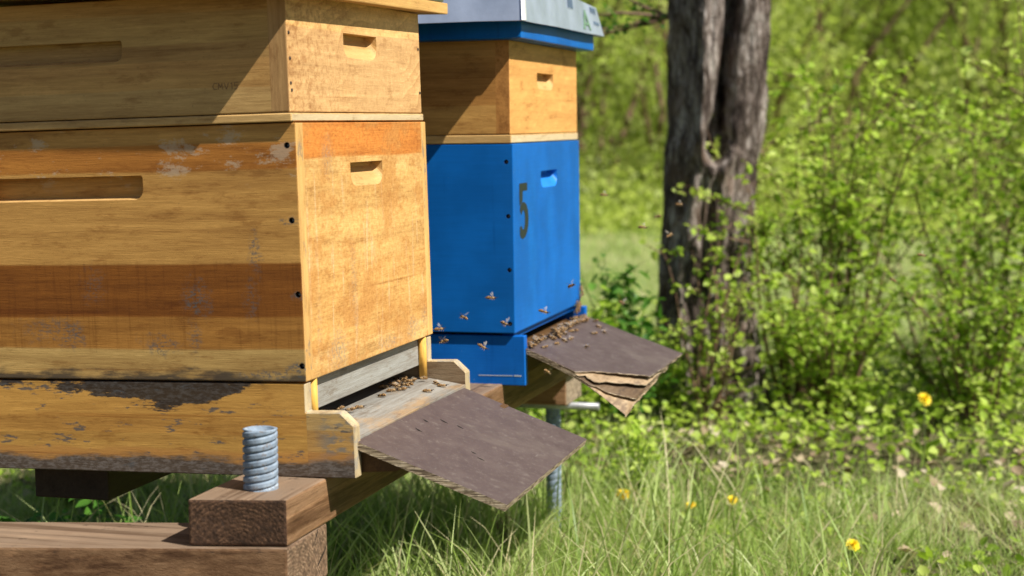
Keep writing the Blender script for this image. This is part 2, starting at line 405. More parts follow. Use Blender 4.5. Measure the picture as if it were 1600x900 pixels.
mat_ply_dark = wood('dark_split_ply', 'Y', [(0, (.16,.11,.07))], 0, 1, grain=.6, seed=33.9, blotch=((.06,.04,.03), 40, .5, .7), bumps=.9, warm=(1,1,.96))
def w_beam(m, c, v, x, y, z):
    k = m.ss(m.noise(m.map(v, (40, 40, 160)), 1, 5, .7), .62, .68)
    return m.mix(c, (.05,.03,.02), m.math('MULTIPLY', k, .7))
def beam_streak(m, c, v, x, y, z, sc):
    k = m.ss(m.noise(m.map(v, sc, loc=(2, 9, 5)), 1, 5, .65), .48, .62)
    c = m.mix(c, (.40,.33,.28), m.math('MULTIPLY', k, .75), 'MULTIPLY')
    k2 = m.ss(m.noise(m.map(v, sc, loc=(12, 3, 8)), 1, 5, .65), .52, .64)
    return m.mix(c, (1.45,1.42,1.38), m.math('MULTIPLY', k2, .7), 'MULTIPLY')
def w_beam_top(m, c, v, x, y, z):
    # weather only on upward faces
    g = m.t.nodes.new('ShaderNodeNewGeometry')
    nz = m.sep(g.outputs['Normal'])[2]
    c = m.mix(c, m.mix((.29,.215,.15), (.20,.14,.095), m.noise(m.map(v, (30, 30, 30)), 1, 4)), m.math('MULTIPLY', m.ss(nz, .5, .9), .8))
    return w_beam(m, c, v, x, y, z)
def w_bx(m, c, v, x, y, z): return beam_streak(m, w_beam_top(m, c, v, x, y, z), v, x, y, z, (3, 75, 75))
def w_by(m, c, v, x, y, z): return beam_streak(m, w_beam_top(m, c, v, x, y, z), v, x, y, z, (75, 3, 75))
mat_beam_x = wood('cross_beam_wood', 'X', [(0, (.21,.12,.065))], 0, 1, grain=.62, seed=41, extra=w_bx, bumps=.8, warm=(1,1,.96))
mat_beam_y = wood('rail_wood', 'Y', [(0, (.25,.145,.08))], 0, 1, grain=.62, seed=43, extra=w_by, bumps=.8, warm=(1,1,.96))
mat_beam_dark = wood('shade_dark_rail_wood', 'Y', [(0, (.05,.035,.028))], 0, 1, grain=.4, seed=49)  # shade under the hive painted into this rail's near-black colour
mat_beam_y_pale = wood('far_beam_wood', 'X', [(0, (.36,.20,.11))], 0, 1, grain=.5, seed=47, extra=w_beam_top, bumps=.8, warm=(1,1,.96))

def mk_endgrain(name, cx, cy, cz, col0, col1):
    m = M(name, .8)
    x, y, z = m.sep(m.tc)[:3]
    n = m.math('MULTIPLY', m.math('SUBTRACT', m.noise(m.tc, 26, 5, .6), .5), .022)
    d = m.math('SQRT', m.math('ADD', m.math('ADD', m.math('POWER', m.math('ABSOLUTE', m.math('SUBTRACT', x, cx)), 2), m.math('POWER', m.math('ABSOLUTE', m.math('SUBTRACT', y, cy)), 2)),
                            m.math('POWER', m.math('ABSOLUTE', m.math('SUBTRACT', z, cz)), 2)))
    w = m.math('FRACT', m.math('MULTIPLY', m.math('ADD', d, n), 210))
    c = m.mix(col0, col1, m.mul(m.ss(w, .25, .95), m.ss(m.noise(m.tc, 60, 4, .6), .3, .65)))
    c = m.mix(c, tuple(k*.4 for k in col0), m.math('MULTIPLY', m.ss(m.noise(m.tc, 160, 6, .75), .44, .60), .85))
    at = m.math('ARCTAN2', m.math('SUBTRACT', m.math('ADD', x, y), cx + cy), m.math('SUBTRACT', z, cz))
    cr = m.noise(m.comb(m.math('MULTIPLY', at, 13), m.math('MULTIPLY', d, 14), 0), 1, 2)
    k = m.ss(cr, .66, .70)
    c = m.mix(c, (.012,.008,.006), m.math('MULTIPLY', k, .9))
    m.col(c)
    m.bump(m.math('ADD', m.math('MULTIPLY', w, .6), m.math('ADD', m.math('MULTIPLY', k, -3), m.noise(m.tc, 300, 3))), .8, .0012)
    return m.m
mat_end_block = mk_endgrain('rail_end_grain', -.035, -.11, .33, (.085,.042,.022), (.19,.10,.052))
mat_end_beam = mk_endgrain('beam_end_grain', .02, -.02, .25, (.20,.12,.07), (.42,.28,.17))
mat_end_far = mk_endgrain('far_beam_end_grain', .0, 1.2, .20, (.34,.25,.16), (.52,.40,.27))

def mk_spring():
    m = M('blue_grey_zinc', .68, .35)
    m.b.inputs['Metallic'].default_value = .0
    n = m.noise(m.tc, 90, 4, .6)
    c = m.ramp(n, [(.35, (.17,.22,.28)), (.6, (.27,.34,.42)), (.72, (.40,.47,.53))])
    c = m.mix(c, (.16,.11,.07), m.math('MULTIPLY', m.ss(m.noise(m.tc, 160, 5, .7), .54, .64), .6))
    m.col(c); m.bump(n, .3, .001); return m.m
mat_spring = mk_spring()
def mk_pipe():
    m = M('grey_steel_pipe', .4, .5); m.b.inputs['Metallic'].default_value = .6; m.col(m.ramp(m.noise(m.tc, 60, 3), [(.3, (.35,.36,.37)), (.7, (.6,.61,.62))])); return m.m
mat_pipe = mk_pipe()

def leafmat(name, cols, trans=.45, rough=.5, clump=3.0, spec=.35):
    m = M(name, rough, spec)
    t = m.attr('tint')
    n = m.noise(m.tc, clump, 2)
    f = m.math('ADD', m.math('MULTIPLY', t, .7), m.math('MULTIPLY', m.math('SUBTRACT', n, .35), 1.0))
    k = len(cols)
    c = m.ramp(f, [(.1 + .8*i/(k-1), cc) for i, cc in enumerate(cols)])
    m.col(c)
    tr = m.t.nodes.new('ShaderNodeBsdfTranslucent')
    m.L(m.mix(c, (1.0,1.12,.5), .6, 'MULTIPLY'), tr.inputs[0])
    mx = m.t.nodes.new('ShaderNodeMixShader'); mx.inputs[0].default_value = trans
    m.t.links.new(m.b.outputs[0], mx.inputs[1]); m.t.links.new(tr.outputs[0], mx.inputs[2]); m.t.links.new(mx.outputs[0], m.out.inputs[0])
    return m.m
mat_leaf = leafmat('shrub_leaf', [(.14,.24,.02), (.34,.50,.05), (.52,.66,.10), (.70,.78,.26)])
mat_leaf_dark = leafmat('dark_leaf', [(.03,.12,.02), (.10,.26,.03), (.20,.40,.06)])
mat_leaf_far = leafmat('thicket_leaf', [(.20,.23,.09), (.36,.41,.12), (.48,.56,.13), (.58,.65,.17), (.68,.72,.27)], trans=.58, clump=.42)
mat_grass = leafmat('grass_blade', [(.14,.23,.04), (.27,.40,.07), (.42,.54,.15), (.58,.66,.29), (.68,.60,.36)], trans=.42, clump=2.2, rough=.45)
mat_dry = leafmat('dry_leaf', [(.10,.07,.04), (.30,.22,.13), (.50,.40,.26), (.62,.54,.40)], trans=.2, rough=.75)
mat_twig = (lambda m: (m.col(m.ramp(m.noise(m.tc, 30, 3), [(.3, (.10,.05,.03)), (.7, (.26,.16,.10))])), m.m)[1])(M('twig_bark', .7))
mat_stem_green = (lambda m: (m.col(m.ramp(m.noise(m.tc, 30, 3), [(.3, (.08,.13,.03)), (.7, (.20,.22,.08))])), m.m)[1])(M('green_stem', .6))

def mk_bark():
    m = M('grey_tree_bark', .85, .25)
    v = m.tc
    n1 = m.noise(m.map(v, (26, 26, 7)), 1, 6, .68, .6)
    n2 = m.noise(m.map(v, (110, 110, 34)), 1, 5, .7)
    pl = m.vor(m.map(v, (46, 46, 17)), 1)
    c = m.ramp(n1, [(.34, (.035,.026,.022)), (.46, (.13,.105,.09)), (.55, (.29,.26,.24)), (.66, (.50,.47,.44))])
    c = m.mix(c, (.40,.36,.33), m.math('MULTIPLY', m.ss(n2, .35, .65), .8), 'MULTIPLY')
    c = m.mix(c, (1.75,1.66,1.6), .75, 'MULTIPLY')
    cr = m.vor(m.map(m.mix(m.tc, m.tc, 0.0) if False else v, (60, 60, 16)), 1, 'DISTANCE_TO_EDGE')
    c = m.mix(c, (.35,.30,.27), m.math('MULTIPLY', m.ss(cr, .10, .01), .7), 'MULTIPLY')
    brn = m.ss(m.noise(v, 9, 3), .52, .68)
    c = m.mix(c, (.24,.15,.10), m.math('MULTIPLY', brn, .4))
    m.col(c)
    m.bump(m.math('ADD', m.math('MULTIPLY', n2, 1.0), m.math('ADD', m.math('MULTIPLY', pl, .8), n1)), 1.0, .012)
    return m.m
mat_bark = mk_bark()

def mk_ground():
    m = M('meadow_soil', .95, .1)
    v = m.tc
    a = m.noise(v, 1.1, 5, .6); b = m.noise(v, 14, 5, .7); c3 = m.noise(v, 90, 3, .7)
    far = m.ramp(m.math('ADD', m.math('MULTIPLY', a, .6), m.math('MULTIPLY', b, .4)), [(.33, (.22,.28,.08)), (.5, (.33,.40,.13)), (.66, (.46,.47,.22))])
    near = m.ramp(m.math('ADD', m.math('MULTIPLY', b, .5), m.math('MULTIPLY', c3, .5)), [(.35, (.05,.045,.025)), (.5, (.12,.12,.05)), (.65, (.30,.24,.15))])
    geo = m.t.nodes.new('ShaderNodeNewGeometry')
    y = m.sep(geo.outputs['Position'])[1]
    m.col(m.mix(near, far, m.ss(y, 2.6, 5.5)))
    m.bump(m.math('ADD', b, c3), .8, .03)
    return m.m
mat_ground = mk_ground()

# ------------------------------------------------------------------ world, sun, camera
SUN = Vector((.83, -.26, 1.0)).normalized()
w = bpy.data.worlds.new('World'); scene.world = w; w.use_nodes = True
nt = w.node_tree; nt.nodes.clear()
sky = nt.nodes.new('ShaderNodeTexSky'); sky.sky_type = 'NISHITA'; sky.sun_disc = False
sky.sun_elevation = math.asin(SUN.z); sky.sun_rotation = math.atan2(SUN.x, SUN.y)
bg = nt.nodes.new('ShaderNodeBackground'); bg.inputs[1].default_value = .05
wo = nt.nodes.new('ShaderNodeOutputWorld')
nt.links.new(sky.outputs[0], bg.inputs[0]); nt.links.new(bg.outputs[0], wo.inputs[0])
sl = bpy.data.lights.new('sun', 'SUN'); sl.energy = 5.0; sl.angle = math.radians(.53); sl.color = (1, .95, .87)
so = bpy.data.objects.new('sun', sl); COL.objects.link(so); so.rotation_euler = SUN.to_track_quat('Z', 'Y').to_euler(); so.location = (3, -2, 4)

cam = bpy.data.cameras.new('camera'); co = bpy.data.objects.new('camera', cam); COL.objects.link(co); scene.camera = co
yaw, pitch, roll = .28414, .097876, -.013144
fw = Vector((-math.sin(yaw)*math.cos(pitch), math.cos(yaw)*math.cos(pitch), -math.sin(pitch)))
r0 = Vector((math.cos(yaw), math.sin(yaw), 0)); u0 = r0.cross(fw)
rr = math.cos(roll)*r0 + math.sin(roll)*u0; uu = -math.sin(roll)*r0 + math.cos(roll)*u0
CAM = Vector((.762984, -1.760074, .294417 + G))
mw = Matrix((( rr.x, uu.x, -fw.x, CAM.x), (rr.y, uu.y, -fw.y, CAM.y), (rr.z, uu.z, -fw.z, CAM.z), (0, 0, 0, 1)))
co.matrix_world = mw
cam.sensor_width = 36; cam.lens = 36*2600/1600; cam.clip_start = .05; cam.clip_end = 500
cam.dof.use_dof = True; cam.dof.focus_distance = 2.15; cam.dof.aperture_fstop = 4.7; cam.dof.aperture_blades = 7

scene.view_settings.view_transform = 'Standard'; scene.view_settings.look = 'None'
scene.view_settings.gamma = 1; scene.view_settings.exposure = .48

# ------------------------------------------------------------------ hive pieces
def cut_handle(x, yc, wd, zt, h, depth=.016, name='c'):
    """cutter for a milled hand-hold on a +x face: sheer top, floor sloping out to a rounded lower edge"""
    pts = []
    o = .002
    hw = wd/2
    outl = [(-hw, 0), (hw, 0)]
    n = 10
    for i in range(n + 1):
        a = -math.pi*i/n
        cx = hw*.62 if i <= n/2 else -hw*.62
        outl.append((cx + hw*.38*math.cos(a), -h*.45 + h*.55*math.sin(a)))
    bm = bmesh.new()
    for (yy, zz) in outl:
        bm.verts.new((x + o, yc + yy, zt + zz))
        pts.append((yy, zz))
    for (yy, zz) in ((-hw, 0), (hw, 0), (hw*.9, -h*.18), (-hw*.9, -h*.18)):
        bm.verts.new((x - depth, yc + yy, zt + zz))
    bmesh.ops.convex_hull(bm, input=bm.verts)
    bmesh.ops.recalc_face_normals(bm, faces=bm.faces)
    return from_bm(name, bm, None)

def cut_slot(x0, x1, y, zt, h, depth=.014):
    """long rounded slot on a -y face"""
    bm = bmesh.new(); pr = []
    r = h*.42
    pr += [(x0, zt), (x1 - .002, zt), (x1, zt - .003)]
    for i in range(7):
        a = -math.pi/2*i/6
        pr.append((x1 - r + r*math.cos(a), zt - h + r + r*math.sin(a)))
    pr.append((x0, zt - h))
    a_ = [bm.verts.new((x, y - .002, z)) for x, z in pr]
    b_ = [bm.verts.new((x, y + depth, min(z + .004, zt))) for x, z in pr]
    fs = [bm.faces.new(a_), bm.faces.new(b_[::-1])] + [bm.faces.new((a_[i], b_[i], b_[(i+1) % len(pr)], a_[(i+1) % len(pr)])) for i in range(len(pr))]
    bmesh.ops.recalc_face_normals(bm, faces=fs)
    return from_bm('c', bm, None)

def cut_cone(p, axis, r, depth):
    bm = bmesh.new()
    bmesh.ops.create_cone(bm, cap_ends=True, segments=20, radius1=r, radius2=r*.72, depth=depth*2)
    if axis == 'Y': R = Matrix.Rotation(-math.pi/2, 4, 'X')       # +z -> +y
    else: R = Matrix.Rotation(-math.pi/2, 4, 'Y')                 # +z -> -x
    bmesh.ops.transform(bm, matrix=Matrix.Translation(p) @ R, verts=bm.verts)
    return from_bm('c', bm, None)

def hive_box(name, x0, x1, y0, y1, z0, z1, parent, m_front, m_side, m_recess, handle=None, slot=None, holes=(), corner=None, strips=None, m_hole=None, bev=.0014):
    """solid hive body; front is +x, visible side is -y"""
    mats = [m_front, m_side, m_recess, corner or m_side, strips or m_front, m_hole or mat_hole]
    o = box(name, x0, x1, y0, y1, z0, z1, None, parent, bev, 2)
    cut = []
    if handle: cut.append(cut_handle(x1, *handle))
    if slot: cut.append(cut_slot(slot[0], slot[1], y0, slot[2], slot[3]))
    for (hx, hz) in holes: cut.append(cut_cone((hx, y0, hz), 'Y', .0042, .007))
    if cut: boolean(o, cut)
    me = o.data
    me.materials.clear()
    for m in mats: me.materials.append(m)
    # split planar corner boards: bisect
    bm = bmesh.new(); bm.from_mesh(me)
    if corner:
        g = bm.verts[:] + bm.edges[:] + bm.faces[:]
        bmesh.ops.bisect_plane(bm, geom=g, plane_co=(x1 - .0225, 0, 0), plane_no=(1, 0, 0))
    if strips:
        for yy in (y0 + .0205, y1 - .0205):
            g = bm.verts[:] + bm.edges[:] + bm.faces[:]
            bmesh.ops.bisect_plane(bm, geom=g, plane_co=(0, yy, 0), plane_no=(0, 1, 0))
    for f in bm.faces:
        c, n = f.calc_center_median(), f.normal
        if n.x > .9 and c.x > x1 - .0008:
            f.material_index = 4 if strips and (c.y < y0 + .0205 or c.y > y1 - .0205) else 0
        elif abs(n.y) > .9 and (c.y < y0 + .0008 or c.y > y1 - .0008):
            f.material_index = 3 if corner and c.x > x1 - .0225 else 1
        elif x1 - .03 < c.x < x1 - .0003 and y0 + .03 < c.y < y1 - .03 and z0 + .01 < c.z < z1 - .01: f.material_index = 2
        elif c.y < y0 + .02 and slot and c.x < slot[1] + .001 and z0 + .005 < c.z < z1 - .005: f.material_index = 2 if n.z > .3 else 1
        elif c.y < y0 + .02 and any(abs(c.x - hx) < .005 and abs(c.z - hz) < .005 for hx, hz in holes): f.material_index = 5
        else: f.material_index = 1 if abs(n.y) > .5 else 0
    bm.to_mesh(me); bm.free(); me.update()
    for (hx, hz) in holes:
        b2 = bmesh.new()
        bmesh.ops.create_cone(b2, cap_ends=True, segments=14, radius1=.0024, radius2=.0014, depth=.0012)
        bmesh.ops.transform(b2, matrix=Matrix.Translation((hx, y0 + .0055, hz)) @ Matrix.Rotation(math.pi/2, 4, 'X'), verts=b2.verts)
        from_bm('screw_head', b2, mat_screw, o)
    return o

# ------------------------------------------------------------------ timber hive
hiveA = empty('beehive', (-TA*(-ZA)*-1 if False else .0021, 0, G - ZA), (0, TA, 0))
tag(hiveA, 'weathered natural timber beehive in front, with brown landing board and yellow dowels', 'beehive')
def LA(x, y, z):                      # scene measurement (z from brood underside) -> hive coordinates
    return (x - TA*z, y, z + TA*x + ZA)

W = .451
brA = hive_box('brood_box', -.50, 0, 0, W, ZA + .0015, ZA + .30, hiveA, mat_brood_front, mat_brood_side, mat_recess,
               handle=(.219, .112, ZA + .2505, .033), slot=(-.40, -.197, ZA + .2445, .029),
               holes=[(-.0155+.004, ZA + .2745), (-.0095, ZA + .1885), (-.0055, ZA + .103), (-.0045, ZA + .0198)], strips=mat_end_pale)
spA = box('spacer_board', -.50, -.0015, -.0062, W - .003, ZA + .3015, ZA + .3112, None, hiveA, .0012)
spA.data.materials.append(mat_strip); spA.data.materials.append(mat_strip_front)
for p in spA.data.polygons: p.material_index = 1 if p.normal.x > .8 else 0
suA = hive_box('honey_super', -.50, -.0035, -.0057, W - .004, ZA + .3124, ZA + .449, hiveA, mat_super_front, mat_super_side, mat_recess,
               handle=(.222, .114, ZA + .4095, .034), slot=(-.42, -.212, ZA + .402, .025), corner=mat_corner_brown)
# nail heads along the front corner of the super
for k, (yy, zz) in enumerate(((-.0005, .402), (.0005, .373), (.0, .345), (.002, .337), (.44, .40), (.441, .34))):
    b2 = bmesh.new(); bmesh.ops.create_cone(b2, cap_ends=True, segments=10, radius1=.0022, radius2=.0018, depth=.0012)
    bmesh.ops.transform(b2, matrix=Matrix.Translation((-.0031, yy, ZA + zz)) @ Matrix.Rotation(math.pi/2, 4, 'Y'), verts=b2.verts)
    from_bm('nail_head', b2, mat_hole, suA)
# faint handwriting on the shaded side of the super
def strokes(name, segs, mat, parent, w=.0006, plane='Y', off=0.0):
    bm = bmesh.new()
    for (a, b) in segs:
        a = Vector(a); b = Vector(b); d = (b - a).normalized()
        n = Vector((0, -1, 0)) if plane == 'Y' else Vector((1, 0, 0))
        s = d.cross(n)*w
        q = [a - s, b - s, b + s, a + s]
        lo = [bm.verts.new(p) for p in q]; hi = [bm.verts.new(p + n*.0002) for p in q]
        bm.faces.new(hi[::-1]); 
        for i in range(4): bm.faces.new((lo[i], lo[(i+1) % 4], hi[(i+1) % 4], hi[i]))
    bmesh.ops.recalc_face_normals(bm, faces=bm.faces)
    return from_bm(name, bm, mat, parent)
mat_ink = (lambda m: (m.col((.27,.15,.07)), m.m)[1])(M('faded_pencil', .8))
yS = -.0059
X0, Z0 = -.098, ZA + .3405
gl = []
def G2(pts, ox):
    for a, b in zip(pts[:-1], pts[1:]): gl.append(((X0 + ox + a[0]*.0055, yS, Z0 + a[1]*.0075), (X0 + ox + b[0]*.0055, yS, Z0 + b[1]*.0075)))
G2([(1,.9),(.4,1),(0,.5),(.3,0),(1,.1)], 0)                      # faded letters
G2([(0,0),(.1,1),(.5,.3),(.9,1),(1,0)], .007)
G2([(0,1),(.5,0),(1,1)], .0145)
G2([(.6,0),(.6,1),(.3,.8)], .021)
G2([(1,1),(.2,1),(.1,.55),(.8,.6),(.8,.1),(.1,0)], .0265)
strokes('faded_writing', gl, mat_ink, suA, .00035)

# roof of the timber hive: wooden frame with overhang, weathered greenish top
roofA = None
bm = bmesh.new()
lo = [(-.56, -.046, .452), (.012, -.046, .4425), (.012, .506, .4510), (-.56, .506, .462)]
def conv(L_): return [LA(*p) for p in L_]
hi = [(x, y, z + .0155) for x, y, z in lo]
bm_hexa(bm, conv(lo), conv(hi), .0015)
roofA = from_bm('roof', bm, mat_roof_edge, hiveA)
bm = bmesh.new()
lo2 = [(-.56, -.042, .4685), (.008, -.042, .459), (.008, .502, .4675), (-.56, .502, .4785)]
hi2 = [(x, y, z + .03) for x, y, z in lo2]
bm_hexa(bm, conv(lo2), conv(hi2), .003)
from_bm('roof_cover', bm, mat_roof_top, roofA)

# bottom board: side rails with chamfered noses, deck, sloping ledge
floorA = empty('bottom_board', (0, 0, 0)); floorA.parent = hiveA
mat_old = wood('old_grey_brown_wood', 'X', [(0, (.24,.18,.12))], 0, 1, grain=.6, seed=14.2, bumps=.8, warm=(1,1,.96))
def rail(y0, y1, nose):
    bm = bmesh.new()
    pr_ = [(-.50, 0), (nose, 0), (nose, ZA - .050), (nose - .017, ZA - .034), (-.0025, ZA - .0345), (-.0025, ZA - .0008), (-.50, ZA - .0008)]
    bm_prism(bm, pr_, y0, y1, .0012)
    for xx in (-.029, -.0025):
        bmesh.ops.bisect_plane(bm, geom=bm.verts[:] + bm.edges[:] + bm.faces[:], plane_co=(xx, 0, 0), plane_no=(1, 0, 0))
    o = from_bm('side_rail', bm, [mat_floor_side, mat_floor_nose, mat_nose_end, mat_corner_brown], floorA)
    for p in o.data.polygons:
        c = p.center
        if abs(p.normal.y) > .8: p.material_index = 1 if c.x > -.0025 else (3 if c.x > -.029 and c.z > ZA - .034 else 0)
        elif p.normal.x > .3 or (p.normal.z > .5 and c.x > 0): p.material_index = 2
        else: p.material_index = 0
    return o
rail(.001, .0195, .0565); fr_ = rail(.4305, .449, .0535)
fr_.data.materials.append(mat_old)
for p in fr_.data.polygons:
    if abs(p.normal.y) > .8: p.material_index = 4
bm = bmesh.new()
bm_prism(bm, [(-.50, .012), (.045, .012), (.0525, .037), (.0525, ZA - .0705 + .004), (.050, ZA - .0670), (.0, ZA - .0585), (-.05, ZA - .060), (-.50, ZA - .060)], .0197, .4303, .001)
o = from_bm('ledge', bm, [mat_ledge, mat_dark_inside], floorA)
for p in o.data.polygons:
    if p.normal.x > .5 and p.center.z < ZA - .076: p.material_index = 1
box('back_wall', -.50, -.48, .0197, .4303, ZA - .059, ZA - .001, mat_dark_inside, floorA)
# entrance reducer with peg dowels in front of it
bm = bmesh.new(); bm_box(bm, -.026, -.012, .034, .4295, ZA - .0395, ZA + .0005, .001)
from_bm('entrance_reducer', bm, mat_grey_wood, hiveA)
for yy, zb_, xx in ((.0335, -.0570, -.0035), (.4235, -.0570, -.0035)):
    bm = bmesh.new(); bmesh.ops.create_cone(bm, cap_ends=True, segments=18, radius1=.0057, radius2=.0057, depth=-zb_ + .0005)
    bmesh.ops.translate(bm, verts=bm.verts, vec=(xx - .0035, yy, ZA + zb_/2 + .0006))
    from_bm('dowel', bm, mat_dowel, hiveA, True)
# brackets under the landing board
for yy in (.022, .405):
    bm = bmesh.new()
    bm_prism(bm, [(.0545, .003), (.098, .0055), (.116, .014), (.116, .016), (.0545, .031)], yy, yy + .022, .0008)
    from_bm('bracket', bm, mat_floor_nose if False else mat_dark_inside, hiveA)

# landing board A (thin plywood)
def slab(name, c4, th, mats, parent, nu=14, nv=14, rag=.0):
    """c4: hinge-near, outer-near, outer-far, hinge-far top corners; thickness th downwards"""
    A, B, C_, D = [Vector(c) for c in c4]
    n = (B - A).cross(D - A).normalized()
    bm = bmesh.new()
    top, bot = [], []
    for i in range(nu + 1):
        tr, br_ = [], []
        for j in range(nv + 1):
            u, v = i/nu, j/nv
            p = A.lerp(B, u).lerp(D.lerp(C_, u), v)
            if rag and (j in (0, nv) or i == nu):
                k = Vector((u*37, v*41, 3)); q = mn.noise(k)*rag
                p = p + (D - A).normalized()*q*(1 if j == 0 else -1 if j == nv else 0) + (B - A).normalized()*(q if i == nu else 0)
            tr.append(bm.verts.new(p)); br_.append(bm.verts.new(p - n*th))
        top.append(tr); bot.append(br_)
    for i in range(nu):
        for j in range(nv):
            f = bm.faces.new((top[i][j], top[i+1][j], top[i+1][j+1], top[i][j+1])); f.material_index = 0
            f = bm.faces.new((bot[i][j], bot[i][j+1], bot[i+1][j+1], bot[i+1][j])); f.material_index = 0
    for i in range(nu):
        for j, s in ((0, 1), (nv, -1)):
            q = (top[i][j], bot[i][j], bot[i+1][j], top[i+1][j]); f = bm.faces.new(q if s > 0 else q[::-1]); f.material_index = 1
    for j in range(nv):
        for i, s in ((0, -1), (nu, 1)):
            q = (top[i][j], bot[i][j], bot[i][j+1], top[i][j+1]); f = bm.faces.new(q if s > 0 else q[::-1]); f.material_index = 1
    bmesh.ops.recalc_face_normals(bm, faces=bm.faces)
    return from_bm(name, bm, mats, parent), n
pc = [LA(.0560, .009, -.0675), LA(.232, .027, -.1370), LA(.229, .425, -.1355), LA(.0520, .424, -.0690)]
landA, nA = slab('landing_board', pc, .0085, [mat_panel, mat_ply_edge], hiveA, 30, 30, .0002)
# dark dashes painting in the shadows of bees flying above the board
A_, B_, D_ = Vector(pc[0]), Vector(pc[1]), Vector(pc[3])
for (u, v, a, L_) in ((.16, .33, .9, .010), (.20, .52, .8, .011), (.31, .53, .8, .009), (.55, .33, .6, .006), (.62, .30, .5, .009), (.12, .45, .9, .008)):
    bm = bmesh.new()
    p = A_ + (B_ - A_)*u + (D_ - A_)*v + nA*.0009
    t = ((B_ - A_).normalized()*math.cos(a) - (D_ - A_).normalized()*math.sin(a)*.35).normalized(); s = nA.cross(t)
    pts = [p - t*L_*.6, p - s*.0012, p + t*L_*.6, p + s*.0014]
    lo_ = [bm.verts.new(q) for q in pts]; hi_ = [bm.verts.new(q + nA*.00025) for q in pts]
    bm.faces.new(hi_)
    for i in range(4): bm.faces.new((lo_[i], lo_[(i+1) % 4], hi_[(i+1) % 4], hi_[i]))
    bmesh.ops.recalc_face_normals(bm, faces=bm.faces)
    from_bm('bee_shadow_mark', bm, mat_hole, landA)


# ------------------------------------------------------------------ blue hive
BYAW = .01476
hiveB = empty('beehive', (.0439, .7155, G - .0318 - ZB), (0, 0, BYAW))
tag(hiveB, 'blue painted beehive with the number 5 on its front, behind the timber hive', 'beehive')
WB = .453
mat_blue_recess = paint('blue_recess_paint', (.02,.20,.62), seed=9, worn=.2)
brB = hive_box('brood_box', -.50, 0, 0, WB, ZB + .0015, ZB + .2965, hiveB, mat_blue, mat_blue, mat_blue_recess,
               handle=(.2295, .112, ZB + .2495, .031), holes=[(-.0105, ZB + .2689), (-.0085, ZB + .1847), (-.0076, ZB + .101), (-.0077, ZB + .0167)], m_hole=mat_bluehole)
spB = box('spacer_board', -.50, -.002, -.0005, WB + .001, ZB + .2975, ZB + .3105, None, hiveB, .0012)
spB.data.materials.append(mat_strip); spB.data.materials.append(mat_strip_front)
for p in spB.data.polygons: p.material_index = 1 if p.normal.x > .8 else 0
suB = hive_box('honey_super', -.50, -.0035, .0, WB + .001, ZB + .3115, ZB + .4560, hiveB, mat_bsuper_front, mat_bsuper, mat_recess,
               handle=(.2235, .110, ZB + .4100, .030), corner=mat_bsuper_corner)
# number five, painted with a stencil
def outline_solid(name, polys, x, mat, parent, th=.0003):
    bm = bmesh.new()
    for poly in polys:
        lo_ = [bm.verts.new((x, y, z)) for y, z in poly]; hi_ = [bm.verts.new((x + th, y, z)) for y, z in poly]
        bm.faces.new(hi_)
        n = len(poly)
        for i in range(n): bm.faces.new((lo_[i], lo_[(i+1) % n], hi_[(i+1) % n], hi_[i]))
    bmesh.ops.recalc_face_normals(bm, faces=bm.faces)
    bmesh.ops.triangulate(bm, faces=bm.faces)
    return from_bm(name, bm, mat, parent)
def S5(u, v): return (.036 + u*.052, ZB + .1465 + v*.0875)
stem = [S5(*p) for p in ((.0,1),(.92,1.0),(.92,.86),(.38,.86),(.36,.68),(.02,.60),(-.02,.8))]
bowl = []
oc = [(.02,.52),(.10,.60),(.30,.655),(.55,.655),(.80,.61),(.98,.50),(1.04,.36),(1.0,.22),(.86,.10),(.62,.02),(.36,-.01),(.12,.02),(.0,.08)]
ic = [(.02,.22),(.22,.23),(.34,.16),(.50,.17),(.60,.25),(.62,.36),(.58,.46),(.48,.51),(.38,.51),(.28,.47),(.20,.43)]
bowl = [S5(*p) for p in oc + ic]
outline_solid('painted_number', [stem, bowl], .0001, mat_number, brB)
# floor with front cheeks
mat_scr = (lambda m: (m.col((.50,.55,.60)), m.m)[1])(M('bare_scratch', .7))
floorB = empty('floor', (0, 0, 0)); floorB.parent = hiveB
for y0, y1 in ((.0058, .0222), (.4308, .4470)):
    bm = bmesh.new()
    bm_prism(bm, [(-.50, .0035), (.0145, .0035), (.0135, ZB - .003), (-.50, ZB - .003)], y0, y1, .0012)
    from_bm('side_rail', bm, mat_blue_floor, floorB)
strokes('scratch', [((-.062, .0056, .0185), (-.006, .0056, .0190))], mat_scr, floorB, .0006); strokes('scratch', [((-.004, .0056, .0192), (.008, .0056, .0190))], mat_scr, floorB, .0010)
bm = bmesh.new(); bm_prism(bm, [(-.50, .02), (.006, .02), (.006, ZB - .034), (-.02, ZB - .026), (-.50, ZB - .026)], .0222, .4308, .001)
from_bm('deck', bm, mat_dark_inside, floorB)
box('entrance_bar', -.03, -.008, .0222, .4308, ZB - .010, ZB - .0005, mat_blue_floor, floorB)
box('support_block', .008, .05, .20, .44, .0, .028, mat_dark_inside, floorB, .002)

